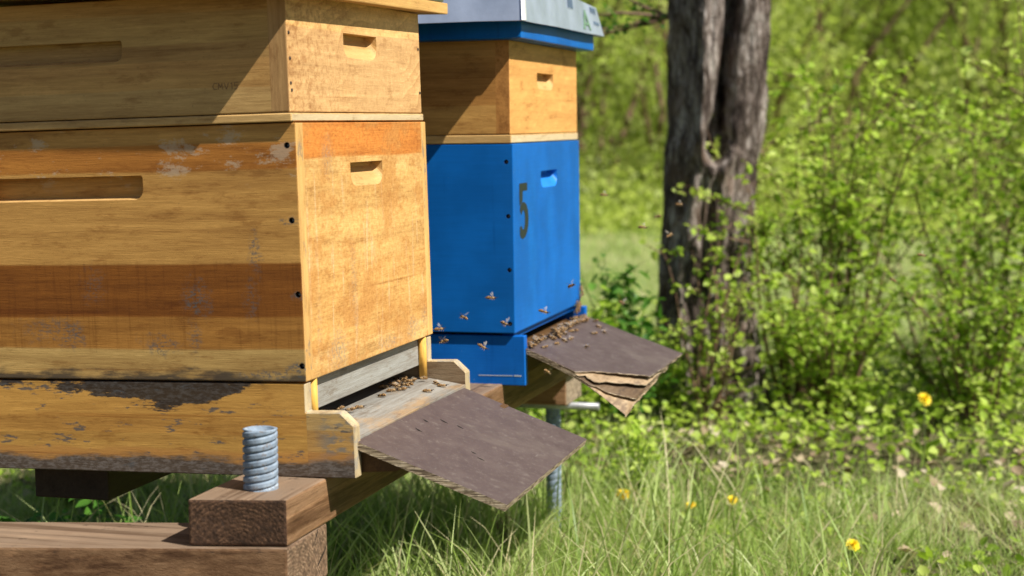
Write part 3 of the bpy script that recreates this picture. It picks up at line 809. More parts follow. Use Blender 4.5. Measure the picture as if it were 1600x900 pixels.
# delaminating plywood landing board of the blue hive
landB = None
pl_top = [(.012, .012, ZB - .023), (.190, -.050, ZB - .083), (.197, .398, ZB - .079), (.008, .425, ZB - .016)]
landB = empty('landing_board', (0, 0, 0)); landB.parent = hiveB; tag(landB, 'curled landing board whose plies are splitting apart')
def ply(k, n, cut_u, cut_v, sag, mats, nm='ply'):
    """one veneer: corner cut from (cut_u,0) to (1,cut_v), sagging near the outer near corner"""
    A, B, C_, D = [Vector(c) for c in pl_top]
    th = .00135; bm = bmesh.new(); NU, NV = 30, 26
    grid = {}
    rnd = random.Random(k)
    for i in range(NU + 1):
        u = i/NU
        vlo = 0.0
        if u > cut_u: vlo = cut_v*((u - cut_u)/(1 - cut_u))**.85
        if cut_u < 1: vlo += max(0, (.07*mn.noise(Vector((u*9, k*3.1, 0))) + .05*mn.noise(Vector((u*31, k, 2))))) if u > cut_u - .1 else 0
        for j in range(NV + 1):
            v = vlo + (1 - vlo)*j/NV
            p = A.lerp(B, u).lerp(D.lerp(C_, u), v)
            q = max(0, u*1.0 - .30)/.70; s = q*q*max(0, 1 - v*1.25)
            edge = max(0, 1 - v*1.0)*u
            z = p.z - k*th*1.04 - sag*s - edge*edge*.0012*k + .0012*mn.noise(Vector((u*3, v*3, k)))
            x = p.x + (.004*mn.noise(Vector((u*2, v*9, k*5))) if i == NU else 0) - .0012*k*(i == NU)
            grid[i, j, 0] = bm.verts.new((x, p.y, z)); grid[i, j, 1] = bm.verts.new((x, p.y, z - th))
    for i in range(NU):
        for j in range(NV):
            bm.faces.new((grid[i,j,0], grid[i+1,j,0], grid[i+1,j+1,0], grid[i,j+1,0])).material_index = 0
            bm.faces.new((grid[i,j,1], grid[i,j+1,1], grid[i+1,j+1,1], grid[i+1,j,1])).material_index = 1
        for j in (0, NV): bm.faces.new((grid[i,j,0], grid[i,j,1], grid[i+1,j,1], grid[i+1,j,0])).material_index = 1
    for j in range(NV):
        for i in (0, NU): bm.faces.new((grid[i,j,0], grid[i,j,1], grid[i,j+1,1], grid[i,j+1,0])).material_index = 1
    bmesh.ops.recalc_face_normals(bm, faces=bm.faces)
    return from_bm(nm, bm, mats, landB, True)
ply(0, 6, .50, .37, -.006, [mat_panel, mat_ply_edge], 'top_film')
ply(1, 6, .44, .44, -.002, [mat_ply_dark, mat_ply_edge])
ply(2, 6, .66, .31, .004, [mat_ply_raw, mat_ply_edge])
ply(3, 6, .50, .40, .010, [mat_ply_dark, mat_ply_edge])
ply(4, 6, .74, .17, .013, [mat_ply_dark, mat_ply_edge])
ply(5, 6, 1.0, .0, .020, [mat_ply_raw, mat_ply_edge])

# metal covered lid
rim = box('lid_rim', -.53, .0225, -.024, .481, ZB + .4570, ZB + .487, mat_blue, hiveB, .002, 2)
box('lid_rim_lower', -.528, .0155, -.018, .474, ZB + .4560, ZB + .4569 , mat_blue, rim, 0)
bm = bmesh.new()
b0 = [(-.56, -.060, ZB + .4812), (.034, -.060, ZB + .4812), (.034, .522, ZB + .4835), (-.56, .522, ZB + .4835)]
t0 = [(-.55, -.040, ZB + .556), (.026, -.040, ZB + .556), (.026, .488, ZB + .5335), (-.55, .488, ZB + .5335)]
p0 = [(-.45, .10, ZB + .585), (-.06, .10, ZB + .585), (-.06, .35, ZB + .572), (-.45, .35, ZB + .572)]
vb = [bm.verts.new(p) for p in b0]; vt = [bm.verts.new(p) for p in t0]; vp = [bm.verts.new(p) for p in p0]
for a, b in ((vb, vt), (vt, vp)):
    for i in range(4): bm.faces.new((a[i], a[(i+1) % 4], b[(i+1) % 4], b[i]))
bm.faces.new(vp)
bmesh.ops.subdivide_edges(bm, edges=bm.edges[:], cuts=7, use_grid_fill=True)
for v in bm.verts:
    v.co += Vector((.0018*mn.noise(v.co*9), .0018*mn.noise(v.co*9 + Vector((5, 0, 0))), .0022*mn.noise(v.co*7 + Vector((0, 9, 0)))))
bmesh.ops.recalc_face_normals(bm, faces=bm.faces)
lid = from_bm('metal_lid', bm, mat_metal, hiveB)
md = lid.modifiers.new('s', 'SOLIDIFY'); md.thickness = .0014; md.offset = -1
# folded corner strip, its highlight put into a paler tin colour
bm = bmesh.new()
mat_fold = (lambda m: (m.b.inputs['Metallic'].__setattr__('default_value', .3), m.col((.78,.80,.82)), m.m)[2])(M('fold_highlight_tin', .35))
bm_hexa(bm, [(.0340, -.0635, ZB+.4812), (.0385, -.0600, ZB+.4812), (.0385, -.050, ZB+.4812), (.0345, -.050, ZB+.4812)],
            [(.0265, -.0430, ZB+.556), (.0305, -.0400, ZB+.556), (.0305, -.032, ZB+.556), (.0270, -.032, ZB+.556)], .0005)
from_bm('corner_fold', bm, mat_fold, lid)
# faded stamps on the sheet
def lidp(y, t):    # point on the front skirt at y, t up
    x = .034 + (.026 - .034)*t; yl = y
    zl = (ZB + .4812 + (y + .06)/.582*.0023); zt = ZB + .556 - (y + .04)/.528*.0225
    return (x + .0016, y, zl + (zt - zl)*t)
def lid_marks(name, quads, mat):
    bm = bmesh.new()
    for q in quads:
        ps = [Vector(lidp(*p)) for p in q]
        lo_ = [bm.verts.new(p - Vector((.0005, 0, 0))) for p in ps]; hi_ = [bm.verts.new(p + Vector((.0004, 0, 0))) for p in ps]
        bm.faces.new(hi_); n = len(q)
        for i in range(n): bm.faces.new((lo_[i], lo_[(i+1) % n], hi_[(i+1) % n], hi_[i]))
    bmesh.ops.recalc_face_normals(bm, faces=bm.faces)
    return from_bm(name, bm, mat, lid)
lid_marks('triangle_stamp', [[(.350, .12), (.362, .12), (.378, .62), (.374, .74)], [(.378, .74), (.374, .62), (.398, .12), (.410, .12)], [(.366, .34), (.366, .26), (.392, .26), (.392, .34)]], mat_stamp)
mk = []
for yy in (.425, .437, .449, .461): mk += [[(yy, .86), (yy + .008, .86), (yy + .008, .92), (yy, .92)], [(yy, .72), (yy + .003, .72), (yy + .003, .86), (yy, .86)]]
for yy in (.440, .452, .464, .476): mk += [[(yy, .36), (yy + .008, .36), (yy + .006, .46), (yy, .46)]]
for yy in (.255, .268, .281): mk += [[(yy, .62), (yy + .005, .62), (yy + .008, .96), (yy + .003, .96)]]
lid_marks('stamped_text', mk[:8], mat_stamp2); lid_marks('stamped_text', mk[8:12], mat_stamp2); lid_marks('stamped_text', mk[12:], mat_stamp2)

# ------------------------------------------------------------------ stand
stand = empty('hive_stand', (-.25, .55, 0)); tag(stand, 'brown timber stand of crossed beams under both hives', 'stand')
off = Vector((.25, -.55, 0))
def sp(p): return Vector(p) + off
def beam(name, lo_, z0, z1, mats, endf, bev=.003):
    bm = bmesh.new()
    bm_hexa(bm, [sp((x, y, z0)) for x, y in lo_], [sp((x, y, z1)) for x, y in lo_], bev)
    o = from_bm(name, bm, mats, stand)
    for p in o.data.polygons: p.material_index = 1 if endf(p.normal) else 0
    return o
ZT, ZM, ZL = G - .1115, G - .1635, G - .2270
def endm(src, dx, dy):   # end grain material centre given in scene coordinates -> object coordinates
    return src
mat_end_block = mk_endgrain('rail_end_grain', -.035 + .25, -.12 - .55, ZM - .012, (.085,.042,.022), (.20,.105,.055))
mat_end_beam = mk_endgrain('beam_end_grain', .022 + .25, -.10 - .55, ZL - .03, (.20,.12,.07), (.42,.28,.17))
mat_end_far = mk_endgrain('far_beam_end_grain', .0 + .25, 1.2 - .55, ZL - .05, (.36,.27,.18), (.56,.44,.30))
beam('rail', [(-.088, -.132), (.0205, -.1105), (.0205, 1.32), (-.080, 1.32)], ZM, ZT, [mat_beam_y, mat_end_block], lambda n: n.y < -.8)
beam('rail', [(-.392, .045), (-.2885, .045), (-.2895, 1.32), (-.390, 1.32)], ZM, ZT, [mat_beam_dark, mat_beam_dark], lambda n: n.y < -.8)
beam('cross_beam', [(-1.05, -.343), (.0225, -.1155), (.0190, .006), (-1.05, -.222)], ZL, ZM - .0012, [mat_beam_x, mat_end_beam], lambda n: n.x > .8)
beam('cross_beam', [(-.85, 1.188), (.004, 1.188), (.004, 1.305), (-.85, 1.305)], ZL + .002, ZM - .0012, [mat_beam_y_pale, mat_end_far], lambda n: n.x > .8)

def helix_post(name, cx, cy, z0, z1, r, pitch, mat, parent=None, ridge=.0022):
    segs = 40; nz = int((z1 - z0)/pitch*14)
    V, F = [], []
    for k in range(nz + 1):
        z = z0 + (z1 - z0)*k/nz
        for i in range(segs):
            a = 2*math.pi*i/segs
            ph = ((z - z0)/pitch - 2*i/segs) % 1.0
            rr_ = r - ridge + ridge*min(1.0, max(0.0, 1.35*math.sin(math.pi*ph)**.7))
            V.append((cx + rr_*math.cos(a), cy + rr_*math.sin(a), z))
    for k in range(nz):
        for i in range(segs):
            j = (i+1) % segs
            F.append((k*segs+i, k*segs+j, (k+1)*segs+j, (k+1)*segs+i))
    n = len(V); top = nz*segs
    # rolled top lip and hollow
    for (rs, dz) in ((.86, .0006), (.74, -.0005), (.70, -.006)):
        for i in range(segs):
            a = 2*math.pi*i/segs; V.append((cx + r*rs*math.cos(a), cy + r*rs*math.sin(a), z1 + dz))
    for q in range(3):
        base = top if q == 0 else n + (q-1)*segs
        nb = n + q*segs
        for i in range(segs):
            j = (i+1) % segs; F.append((base+i, base+j, nb+j, nb+i))
    F.append(tuple(n + 2*segs + i for i in range(segs)))
    me = bpy.data.meshes.new(name); me.from_pydata(V, [], F)
    for p in me.polygons: p.use_smooth = True
    return link(name, me, mat, parent)
post = helix_post('ribbed_post', 0, 0, -.02, .0685, .0198, .0085, mat_spring, ridge=.0032)
post.location = (-.0318, -.0626, ZT); post.rotation_euler = (0, .012, 0)
tag(post, 'short blue-grey ribbed metal post standing upright on the front rail end', 'metal post')
helix_post('leg', -.0385 + .25, 1.25 - .55, .0, ZL + .001, .0145, .012, mat_spring, stand)
helix_post('leg', -.0385 + .25, -.06 - .55, .0, ZL + .001, .0145, .012, mat_spring, stand)
helix_post('leg', -.60 + .25, 1.25 - .55, .0, ZL + .001, .0145, .012, mat_spring, stand)
helix_post('leg', -.60 + .25, -.19 - .55, .0, ZL + .001, .0145, .012, mat_spring, stand)
bm = bmesh.new(); bmesh.ops.create_cone(bm, cap_ends=True, segments=20, radius1=.0075, radius2=.0075, depth=.30)
bmesh.ops.bevel(bm, geom=[e for e in bm.edges if len(e.link_faces) == 2 and abs(e.verts[0].co.z - e.verts[1].co.z) < 1e-5], offset=.001, segments=1, affect='EDGES')
bmesh.ops.transform(bm, matrix=Matrix.Translation(sp((-.095, 1.235, ZL - .0055))) @ Matrix.Rotation(math.pi/2, 4, 'Y'), verts=bm.verts)
from_bm('steel_rod', bm, mat_pipe, stand, True)

# ------------------------------------------------------------------ ground
def gz(x, y):
    return .018*mn.noise(Vector((x*.9, y*.9, 1.3))) + .012*mn.noise(Vector((x*3.1, y*3.1, 7)))
def gza(x, y):     # cheap vector version of the same gentle undulation
    return np.array([gz(a, b) for a, b in zip(x, y)])
xs = np.concatenate([np.linspace(-60, -6, 14), np.linspace(-5.5, 5.5, 90), np.linspace(6, 60, 14)])
ys = np.concatenate([np.linspace(-40, -3, 8), np.linspace(-2.5, 9, 92), np.linspace(9.5, 120, 30)])
V = [(x, y, gz(x, y)) for y in ys for x in xs]
nx = len(xs)
F = [(j*nx+i, j*nx+i+1, (j+1)*nx+i+1, (j+1)*nx+i) for j in range(len(ys)-1) for i in range(nx-1)]
me = bpy.data.meshes.new('ground'); me.from_pydata(V, [], F)
for p in me.polygons: p.use_smooth = True
tag(link('ground', me, mat_ground), kind='structure')

# ------------------------------------------------------------------ grass blades
def blades(px, py, pz, h, wid, lean, az, bend, tint):
    n = len(px); K = 4
    t = np.linspace(0, 1, K)[None, :]
    dirx, diry = np.cos(az)[:, None], np.sin(az)[:, None]
    s = (lean[:, None]*t + bend[:, None]*t*t)
    hx = px[:, None] + dirx*s*h[:, None]; hy = py[:, None] + diry*s*h[:, None]
    hz = pz[:, None] + h[:, None]*(t - .35*np.minimum(s, 1.4)*t)
    wv = wid[:, None]*(1 - t**1.6*.96)
    fa = RNG.uniform(0, math.pi, n)[:, None]
    ox, oy = np.cos(fa)*wv, np.sin(fa)*wv
    L_ = np.stack([hx - ox, hy - oy, hz], -1); R_ = np.stack([hx + ox, hy + oy, hz], -1)
    V = np.stack([L_, R_], 2).reshape(n, K*2, 3)
    base = (np.arange(n)*K*2)[:, None, None]
    q = np.array([[2*k, 2*k+1, 2*k+3, 2*k+2] for k in range(K-1)])[None]
    return V.reshape(-1, 3), (base + q).reshape(-1, 4), np.repeat(tint, K-1)
# sampled over the ground in a wide fan in front of the hives, denser near by
def fan(n, d0, d1, a0=-25, a1=27, p=1.0):
    d = d0 + (d1 - d0)*RNG.random(n)**p
    a = np.radians(RNG.uniform(a0, a1, n)) + yaw*0
    ang = math.pi/2 + yaw - a
    return CAM.x + np.cos(ang)*d, CAM.y + np.sin(ang)*d
def patch(x, y, f, s):
    return np.array([mn.noise(Vector((a*f, b*f, s))) for a, b in zip(x, y)])
parts = []
for (n, d0, d1, hm, wm, p) in ((60000, 1.9, 3.6, .068, .0010, .8), (36000, 3.4, 6.0, .070, .0016, .9), (26000, 5.6, 13.5, .07, .0035, 1.1)):
    x, y = fan(n, d0, d1, p=p)
    pt = patch(x, y, 1.7, 3.0); pf = patch(x, y, 6, 9.0)
    keep = (pt*.5 + pf*.6 + RNG.normal(0, .35, n)) > -.42
    # litter patch between the grass and the bushes is thin
    litter = np.exp(-((y - (2.05 + .10*x))/.42)**2) * (x > -.1)
    keep &= RNG.random(n) > litter*.72
    x, y, pt, pf = x[keep], y[keep], pt[keep], pf[keep]; n = len(x)
    shade = ((x > -.6) & (x < .5) & (y > .2) & (y < 1.3)) * 1.0
    h = hm*(1 + .6*pf)*RNG.uniform(.40, 1.35, n)*(1 + .65*shade)*(1 - .22*(x > .1))
    dry = RNG.random(n) < .15 + .12*(pf < -.1)
    tint = np.clip(RNG.normal(.42, .17, n) + .2*pt, 0, .82); tint[dry] = RNG.uniform(1.0, 1.3, dry.sum())
    parts.append(blades(x, y, gza(x, y) - .004, h, wm*RNG.uniform(.6, 1.5, n), RNG.uniform(0, .7, n), RNG.uniform(0, 6.28, n), RNG.uniform(-.1, .8, n), tint))
# long blades and dry stalks in the lee of the stand
n = 2600
x = RNG.uniform(-.75, .62, n); y = RNG.uniform(.15, 1.5, n)
h = RNG.uniform(.10, .27, n)*(1 - .35*(x > .3))
tint = np.clip(RNG.normal(.45, .2, n), 0, .85); dd = RNG.random(n) < .2; tint[dd] = 1.15
parts.append(blades(x, y, gza(x, y), h, RNG.uniform(.0012, .0030, n), RNG.uniform(0, .45, n), RNG.uniform(0, 6.28, n), RNG.uniform(0, .7, n), tint))
Vv, Ff, Tt = join_np(parts)
tag(link('grass', np_mesh('grass', Vv, Ff, Tt), mat_grass), 'green meadow grass with dry stalks covering the ground around the stand', 'grass', kind='stuff')

# ------------------------------------------------------------------ leaves
def leaves(P, size, tint, up=.55, shape=.42, fold=.25, flat=None):
    """six-vertex folded leaves; P (n,3)"""
    n = len(P)
    d = RNG.normal(size=(n, 3)); d[:, 2] *= .6; d /= np.linalg.norm(d, axis=1)[:, None]
    nn = RNG.normal(size=(n, 3)); nn[:, 2] = np.abs(nn[:, 2]) + up*2
    if flat is not None: nn[:, :2] *= flat
    s = np.cross(d, nn); s /= np.linalg.norm(s, axis=1)[:, None]; nn = np.cross(s, d)
    L_ = size[:, None]
    def pt(a, b, c): return P + d*L_*a + s*L_*b + nn*L_*c
    w_ = shape
    V = np.stack([pt(0, 0, 0), pt(.30, -w_*.95, fold*w_), pt(.70, -w_*.75, fold*w_*.6), pt(1, 0, -.10), pt(.70, w_*.75, fold*w_*.6), pt(.30, w_*.95, fold*w_)], 1)
    b = (np.arange(n)*6)[:, None, None]
    q = np.array([[0, 3, 2, 1], [0, 5, 4, 3]])[None]
    return V.reshape(-1, 3), (b + q).reshape(-1, 4), np.repeat(tint, 2)
def diamonds(P, size, tint, up=.3):
    n = len(P)
    d = RNG.normal(size=(n, 3)); d /= np.linalg.norm(d, axis=1)[:, None]
    nn = RNG.normal(size=(n, 3)); nn[:, 2] = np.abs(nn[:, 2]) + up
    s = np.cross(d, nn); s /= np.linalg.norm(s, axis=1)[:, None]
    L_ = size[:, None]
    V = np.stack([P, P + d*L_*.5 + s*L_*.36, P + d*L_, P + d*L_*.5 - s*L_*.36], 1)
    return V.reshape(-1, 3), np.arange(n*4).reshape(-1, 4), tint

def tubes(paths, sides=5):
    V, F, n = [], [], 0
    for path, r in paths:
        m_ = len(path)
        for k in range(m_):
            p = path[k]; t = (path[min(k+1, m_-1)] - path[max(k-1, 0)])
            t = t/(np.linalg.norm(t) + 1e-9)
            a = np.cross(t, (0.3, .9, .1)); a /= np.linalg.norm(a) + 1e-9; b = np.cross(t, a)
            for i in range(sides):
                an = 2*math.pi*i/sides; V.append(p + (a*math.cos(an) + b*math.sin(an))*r[k])
        for k in range(m_-1):
            for i in range(sides):
                j = (i+1) % sides; F.append((n+k*sides+i, n+k*sides+j, n+(k+1)*sides+j, n+(k+1)*sides+i))
        n += m_*sides
    return np.array(V), np.array(F)

def grow(base, direction, length, r, wander, rnd, seg=9, droop=0.0):
    p = np.array(base, float); d = np.array(direction, float); d /= np.linalg.norm(d)
    path, rad = [p.copy()], [r]
    for k in range(seg):
        d = d + rnd.normal(0, wander, 3); d[2] -= droop*(k/seg); d /= np.linalg.norm(d)
        p = p + d*length/seg; path.append(p.copy()); rad.append(r*(1 - .85*(k+1)/seg))
    return np.array(path), np.array(rad)

def shrub(name, loc, height, spread, stems, twigs, leaf, dens, mat, label, cat='shrub', seed=0, group=None, stem_mat=None, wander=.085, start=.15,
          leanv=(0, 0), shape=.36, tint=(.5, .22), stem_r=.006):
    rnd = np.random.default_rng(seed)
    paths, P = [], []
    for s in range(stems):
        a = rnd.uniform(0, 6.28); b0 = np.array([math.cos(a), math.sin(a), 0])*spread*.18*rnd.random()
        dr = np.array([math.cos(a)*spread/height*rnd.uniform(.1, 1.0) + leanv[0], math.sin(a)*spread/height*rnd.uniform(.1, 1.0) + leanv[1], 1.0])
        L0 = height*rnd.uniform(.6, 1.08)
        pa, ra = grow(b0, dr, L0, stem_r*rnd.uniform(.6, 1.1), wander, rnd)
        paths.append((pa, ra))
        segs_ = [pa]
        for t in range(twigs):
            u = rnd.uniform(start, .95)*(len(pa)-1); i = int(u); q = pa[i] + (pa[min(i+1, len(pa)-1)] - pa[i])*(u - i)
            an = rnd.uniform(0, 6.28)
            tp, tr = grow(q, (math.cos(an), math.sin(an), rnd.uniform(.1, .9)), height*rnd.uniform(.10, .28), stem_r*.38, wander*1.4, rnd, 5)
            paths.append((tp, tr)); segs_.append(tp)
        for k, sg in enumerate(segs_):
            m_ = len(sg) - 1
            n = max(2, int(dens*np.linalg.norm(sg[-1]-sg[0])*(1 if k else .5)))
            u = rnd.uniform(start if k == 0 else .1, 1, n)*m_; i = np.minimum(u.astype(int), m_-1); f = (u - i)[:, None]
            q = sg[i]*(1-f) + sg[i+1]*f + rnd.normal(0, leaf*.25, (n, 3))
            P.append(q)
    P = np.concatenate(P); P[:, 2] = np.maximum(P[:, 2], .004)
    sz = leaf*rnd.uniform(.5, 1.3, len(P))
    sz *= np.where(rnd.random(len(P)) < .25, .55, 1.0)
    v, f, t = leaves(P, sz, np.clip(rnd.normal(tint[0], tint[1], len(P)), 0, 1), shape=shape)
    root = empty(name, (loc[0], loc[1], gz(loc[0], loc[1]))); tag(root, label, cat, group)
    tv, tf = tubes(paths, 5)
    link('stems', np_mesh('stems', tv, tf, None, True), stem_mat or mat_twig, root)
    link('foliage', np_mesh('foliage', v, f, t), mat, root)
    return root

# ------------------------------------------------------------------ old tree
TX, TY = .026, 2.62
er = np.array([math.cos(yaw), math.sin(yaw)]); et = np.array([math.sin(yaw), -math.cos(yaw)])
def trunk_mesh():
    NA, NZ, H = 220, 280, 2.3
    V = []
    for k in range(NZ + 1):
        z = H*k/NZ
        # lobes (in width direction, toward viewer direction), radii
        fl = max(0, 1 - z/.35)**2
        w0 = 1.05 + .22*fl + .03*math.sin(z*7 + 1)
        mid = 1 - .09*math.exp(-((z - .60)/.20)**2)
        up = min(1, max(0, (z - .70)/.09)); up = up*up*(3 - 2*up)
        tw_ = .30*(z - .75)
        sL = (-.047, .004, .077*mid); sR = (.070 + .006*up, .0 + .010*math.sin(z*6), .057*mid)
        sC = (.012, -.010 - .040*up, .088 - .030*up)
        gpos = .011 + .075*max(0, z - .76)
        for i in range(NA):
            a = 2*math.pi*i/NA; dx, dy = math.cos(a), math.sin(a)
            best = 0
            for cx, cy, r in (sL, sR, sC):
                b = dx*cx + dy*cy; disc = b*b - (cx*cx + cy*cy - r*r)
                if disc > 0: best = max(best, b + math.sqrt(disc))
            nxn, nyn = -math.sin(math.radians(58)), math.cos(math.radians(58))
            dn = dx*nxn + dy*nyn
            if dn > .05: best = min(best, (.079 + .010*math.sin(z*5 + .6) + .012*(1 - up))/dn)
            r = best*w0
            px_, py_ = dx*r, dy*r
            inward = 0.0
            if dy > 0:
                g = up*.085*math.exp(-(abs(px_ - gpos)/.0155)**3)
                dh = math.sqrt(((px_ - .012)/.031)**2 + ((z - .748)/.058)**2)
                hole = .095*math.exp(-dh**4)
                lip = .017*math.exp(-((dh - 1.45)/.36)**2)*(1 if z < .76 else max(0, 1 - (z - .76)/.10))
                cl = .004 + .012*math.sin(z*11)
                low = (.026*math.exp(-(abs(px_ - cl)/.009)**2) + .016*math.exp(-((px_ + .052 - .01*math.sin(z*9))/.010)**2) + .014*math.exp(-((px_ - .062)/.009)**2))*(1 - up)*min(1, z/.1)*(1 if z < .66 else max(0, 1 - (z - .66)/.05))
                inward = g + hole + low - lip
            r += .012*mn.noise(Vector((dx*2.2, dy*2.2, z*3.4))) + .0085*mn.noise(Vector((dx*6, dy*6, z*8))) + .0045*mn.noise(Vector((dx*19, dy*19, z*17))) + .0022*mn.noise(Vector((dx*50, dy*50, z*38)))
            lx = .050*(z - .60) if z > .6 else .010*math.sin((z - .6)*6)
            ww = dx*r + lx; dd_ = max(dy*r - inward, -.035) if inward else dy*r
            V.append((er[0]*ww + et[0]*dd_, er[1]*ww + et[1]*dd_, z))
    F = [(k*NA+i, k*NA+(i+1) % NA, (k+1)*NA+(i+1) % NA, (k+1)*NA+i) for k in range(NZ) for i in range(NA)]
    F.append(tuple(NZ*NA + i for i in range(NA)))
    return np.array(V), F
tv, tf = trunk_mesh()
tree = empty('old_tree', (TX, TY, -.02)); tag(tree, 'old fruit tree with fused grey trunk, deep groove and knothole, behind the hives', 'tree')
me = bpy.data.meshes.new('trunk'); me.from_pydata([tuple(v) for v in tv], [], tf)
for p in me.polygons: p.use_smooth = True
link('trunk', me, mat_bark, tree)
rnd = np.random.default_rng(5)
limbs, P = [], []
for (dx, dy, L_, r) in ((-.6, .5, 1.9, .07), (.7, .5, 1.8, .06), (.1, .9, 1.9, .065), (-.9, -.1, 1.2, .045)):
    pa, ra = grow((0.02, 0, 2.2), (dx, dy, 1.0), L_, r, .10, rnd, 10); limbs.append((pa, ra))
    for t in range(14):
        i = rnd.integers(3, 10); a = rnd.uniform(0, 6.28)
        tp, tr = grow(pa[i], (math.cos(a), math.sin(a), rnd.uniform(0, .8)), rnd.uniform(.4, 1.0), .016, .16, rnd, 7); limbs.append((tp, tr))
        for u in range(26): P.append(tp[rnd.integers(2, 8)] + rnd.normal(0, .07, 3))
tb, fb = tubes(limbs, 8)
link('limbs', np_mesh('limbs', tb, fb, None, True), mat_bark, tree)
P = np.array(P)
v, f, t = leaves(P, rnd.uniform(.025, .05, len(P)), np.clip(rnd.normal(.5, .2, len(P)), 0, 1))
link('crown', np_mesh('crown', v, f, t), mat_leaf, tree)
# low leafy side branch on the left of the trunk
lp, P = [], []
base = np.array([-er[0]*.10, -er[1]*.10, 1.07])
for (tx_, tz_, L_) in ((-1, .02, .34), (-1, -.38, .44), (-.7, .25, .2), (-.9, -.15, .25)):
    pa, ra = grow(base, (er[0]*tx_, er[1]*tx_, tz_), L_, .006, .09, rnd, 8); lp.append((pa, ra))
    for i in range(1, 9):
        for u in range(5): P.append(pa[i] + rnd.normal(0, .010, 3))
tb, fb = tubes(lp, 5)
br = link('side_branch', np_mesh('side_branch', tb, fb, None, True), mat_twig, tree)
P = np.array(P)
v, f, t = leaves(P, rnd.uniform(.010, .024, len(P)), np.clip(rnd.normal(.3, .15, len(P)), 0, 1))
link('leaves', np_mesh('leaves', v, f, t), mat_leaf_dark, br)

# ------------------------------------------------------------------ shrubs and herbs
shrub('shrub', (.35, 2.92), 1.0, .34, 13, 9, .027, 85, mat_leaf, 'bushy bright green shrub directly right of the tree trunk', seed=21)
shrub('shrub', (.78, 3.20), 1.02, .42, 13, 9, .029, 70, mat_leaf, 'dense light green shrub in the middle of the right-hand bushes', seed=22)
shrub('shrub', (1.16, 3.05), 1.32, .36, 9, 9, .038, 48, mat_leaf, 'tallest leafy shrub, its twigs rising high at the far right', seed=23, tint=(.62, .2))
shrub('shrub', (1.70, 3.5), 1.25, .5, 10, 9, .036, 50, mat_leaf, 'shrub at the right edge of the picture, beyond the tallest one', seed=24)
shrub('shrub', (.55, 3.9), 1.0, .5, 9, 8, .030, 50, mat_leaf, 'shrub standing behind the one next to the trunk', seed=25)
shrub('shrub', (.98, 2.85), 1.28, .22, 5, 8, .032, 45, mat_leaf, 'open wispy shrub with few upright stems before the tallest one', seed=41, tint=(.7,.2), wander=.06)
shrub('low_bush', (.36, 2.55), .42, .30, 20, 7, .022, 150, mat_leaf, 'knee-high leafy bush at the right foot of the tree', 'bush', seed=26)
shrub('low_bush', (.72, 2.62), .45, .36, 22, 7, .022, 140, mat_leaf, 'low tangle of small leaves in front of the dense shrub', 'bush', seed=27, tint=(.42, .25))
shrub('low_bush', (1.15, 2.55), .40, .36, 20, 7, .022, 140, mat_leaf, 'low bush right of the tangle, near the yellow dandelion by the bushes', 'bush', seed=28)
shrub('sapling', (.32, 2.80), 1.15, .10, 2, 8, .020, 22, mat_leaf, 'thin reddish sapling with few leaves beside the trunk', 'sapling', seed=29, start=.45, leanv=(.05, 0), wander=.05, stem_r=.005)
shrub('climbing_plant', (.07, 2.36), .58, .14, 10, 5, .022, 85, mat_leaf, 'small-leaved climber growing up the foot of the trunk', 'climber', seed=30, tint=(.6, .2))
shrub('leafy_herb', (-.125, 2.3), .46, .11, 9, 5, .040, 95, mat_leaf_dark, 'dark green leafy herb between the blue hive and the trunk', 'herb', seed=31, stem_mat=mat_stem_green, shape=.28, wander=.06)
shrub('leafy_herb', (-.235, 2.25), .37, .17, 12, 5, .040, 90, mat_leaf, 'light green herb close behind the right edge of the blue hive', 'herb', seed=32, stem_mat=mat_stem_green, shape=.26, wander=.06)
shrub('leafy_herb', (-.03, 2.42), .27, .14, 12, 4, .034, 100, mat_leaf, 'short herb filling the gap just left of the trunk foot', 'herb', seed=61, stem_mat=mat_stem_green, shape=.28, wander=.06)
shrub('shrub', (.235, 2.72), .78, .20, 9, 8, .026, 80, mat_leaf, 'slim shrub touching the right side of the trunk', seed=62, tint=(.6,.2))
shrub('weed', (.085, 1.46), .235, .05, 5, 3, .026, 170, mat_leaf, 'young bright weed under the tip of the splitting landing board', 'weed', seed=33, stem_mat=mat_stem_green, tint=(.8, .15), wander=.05, stem_r=.0025, shape=.25)
shrub('weed', (.02, 1.62), .13, .10, 7, 3, .024, 150, mat_leaf, 'low broad weed on the ground behind the bright young weed', 'weed', seed=34, stem_mat=mat_stem_green, stem_r=.002)
shrub('weed', (-.30, 1.95), .26, .2, 12, 4, .026, 130, mat_leaf, 'leafy weed clump in the shade of the splitting landing board', 'weed', seed=35, stem_mat=mat_stem_green, stem_r=.002)
shrub('weed', (-.75, .75), .15, .22, 14, 4, .030, 120, mat_leaf_dark, 'ground-hugging weeds seen between the rails of the stand', 'weed', seed=36, stem_mat=mat_stem_green, stem_r=.002)
shrub('weed', (-1.05, 1.25), .17, .26, 14, 4, .032, 110, mat_leaf, 'sunlit weeds beyond the stand, seen under the timber hive', 'weed', seed=37, stem_mat=mat_stem_green, stem_r=.002)

shrub('dry_stalks', (-.055, .98), .30, .03, 6, 1, .016, 10, mat_dry, 'pale dry grass stalks standing below the tip of the brown landing board', 'stalks', seed=51, stem_mat=mat_dry, wander=.03, stem_r=.0017, shape=.12)
shrub('dry_stalks', (.16, 1.62), .16, .06, 6, 1, .016, 10, mat_dry, 'bent dry stalks between the dandelions and the leaf litter', 'stalks', seed=52, stem_mat=mat_dry, wander=.12, stem_r=.0015, shape=.12)
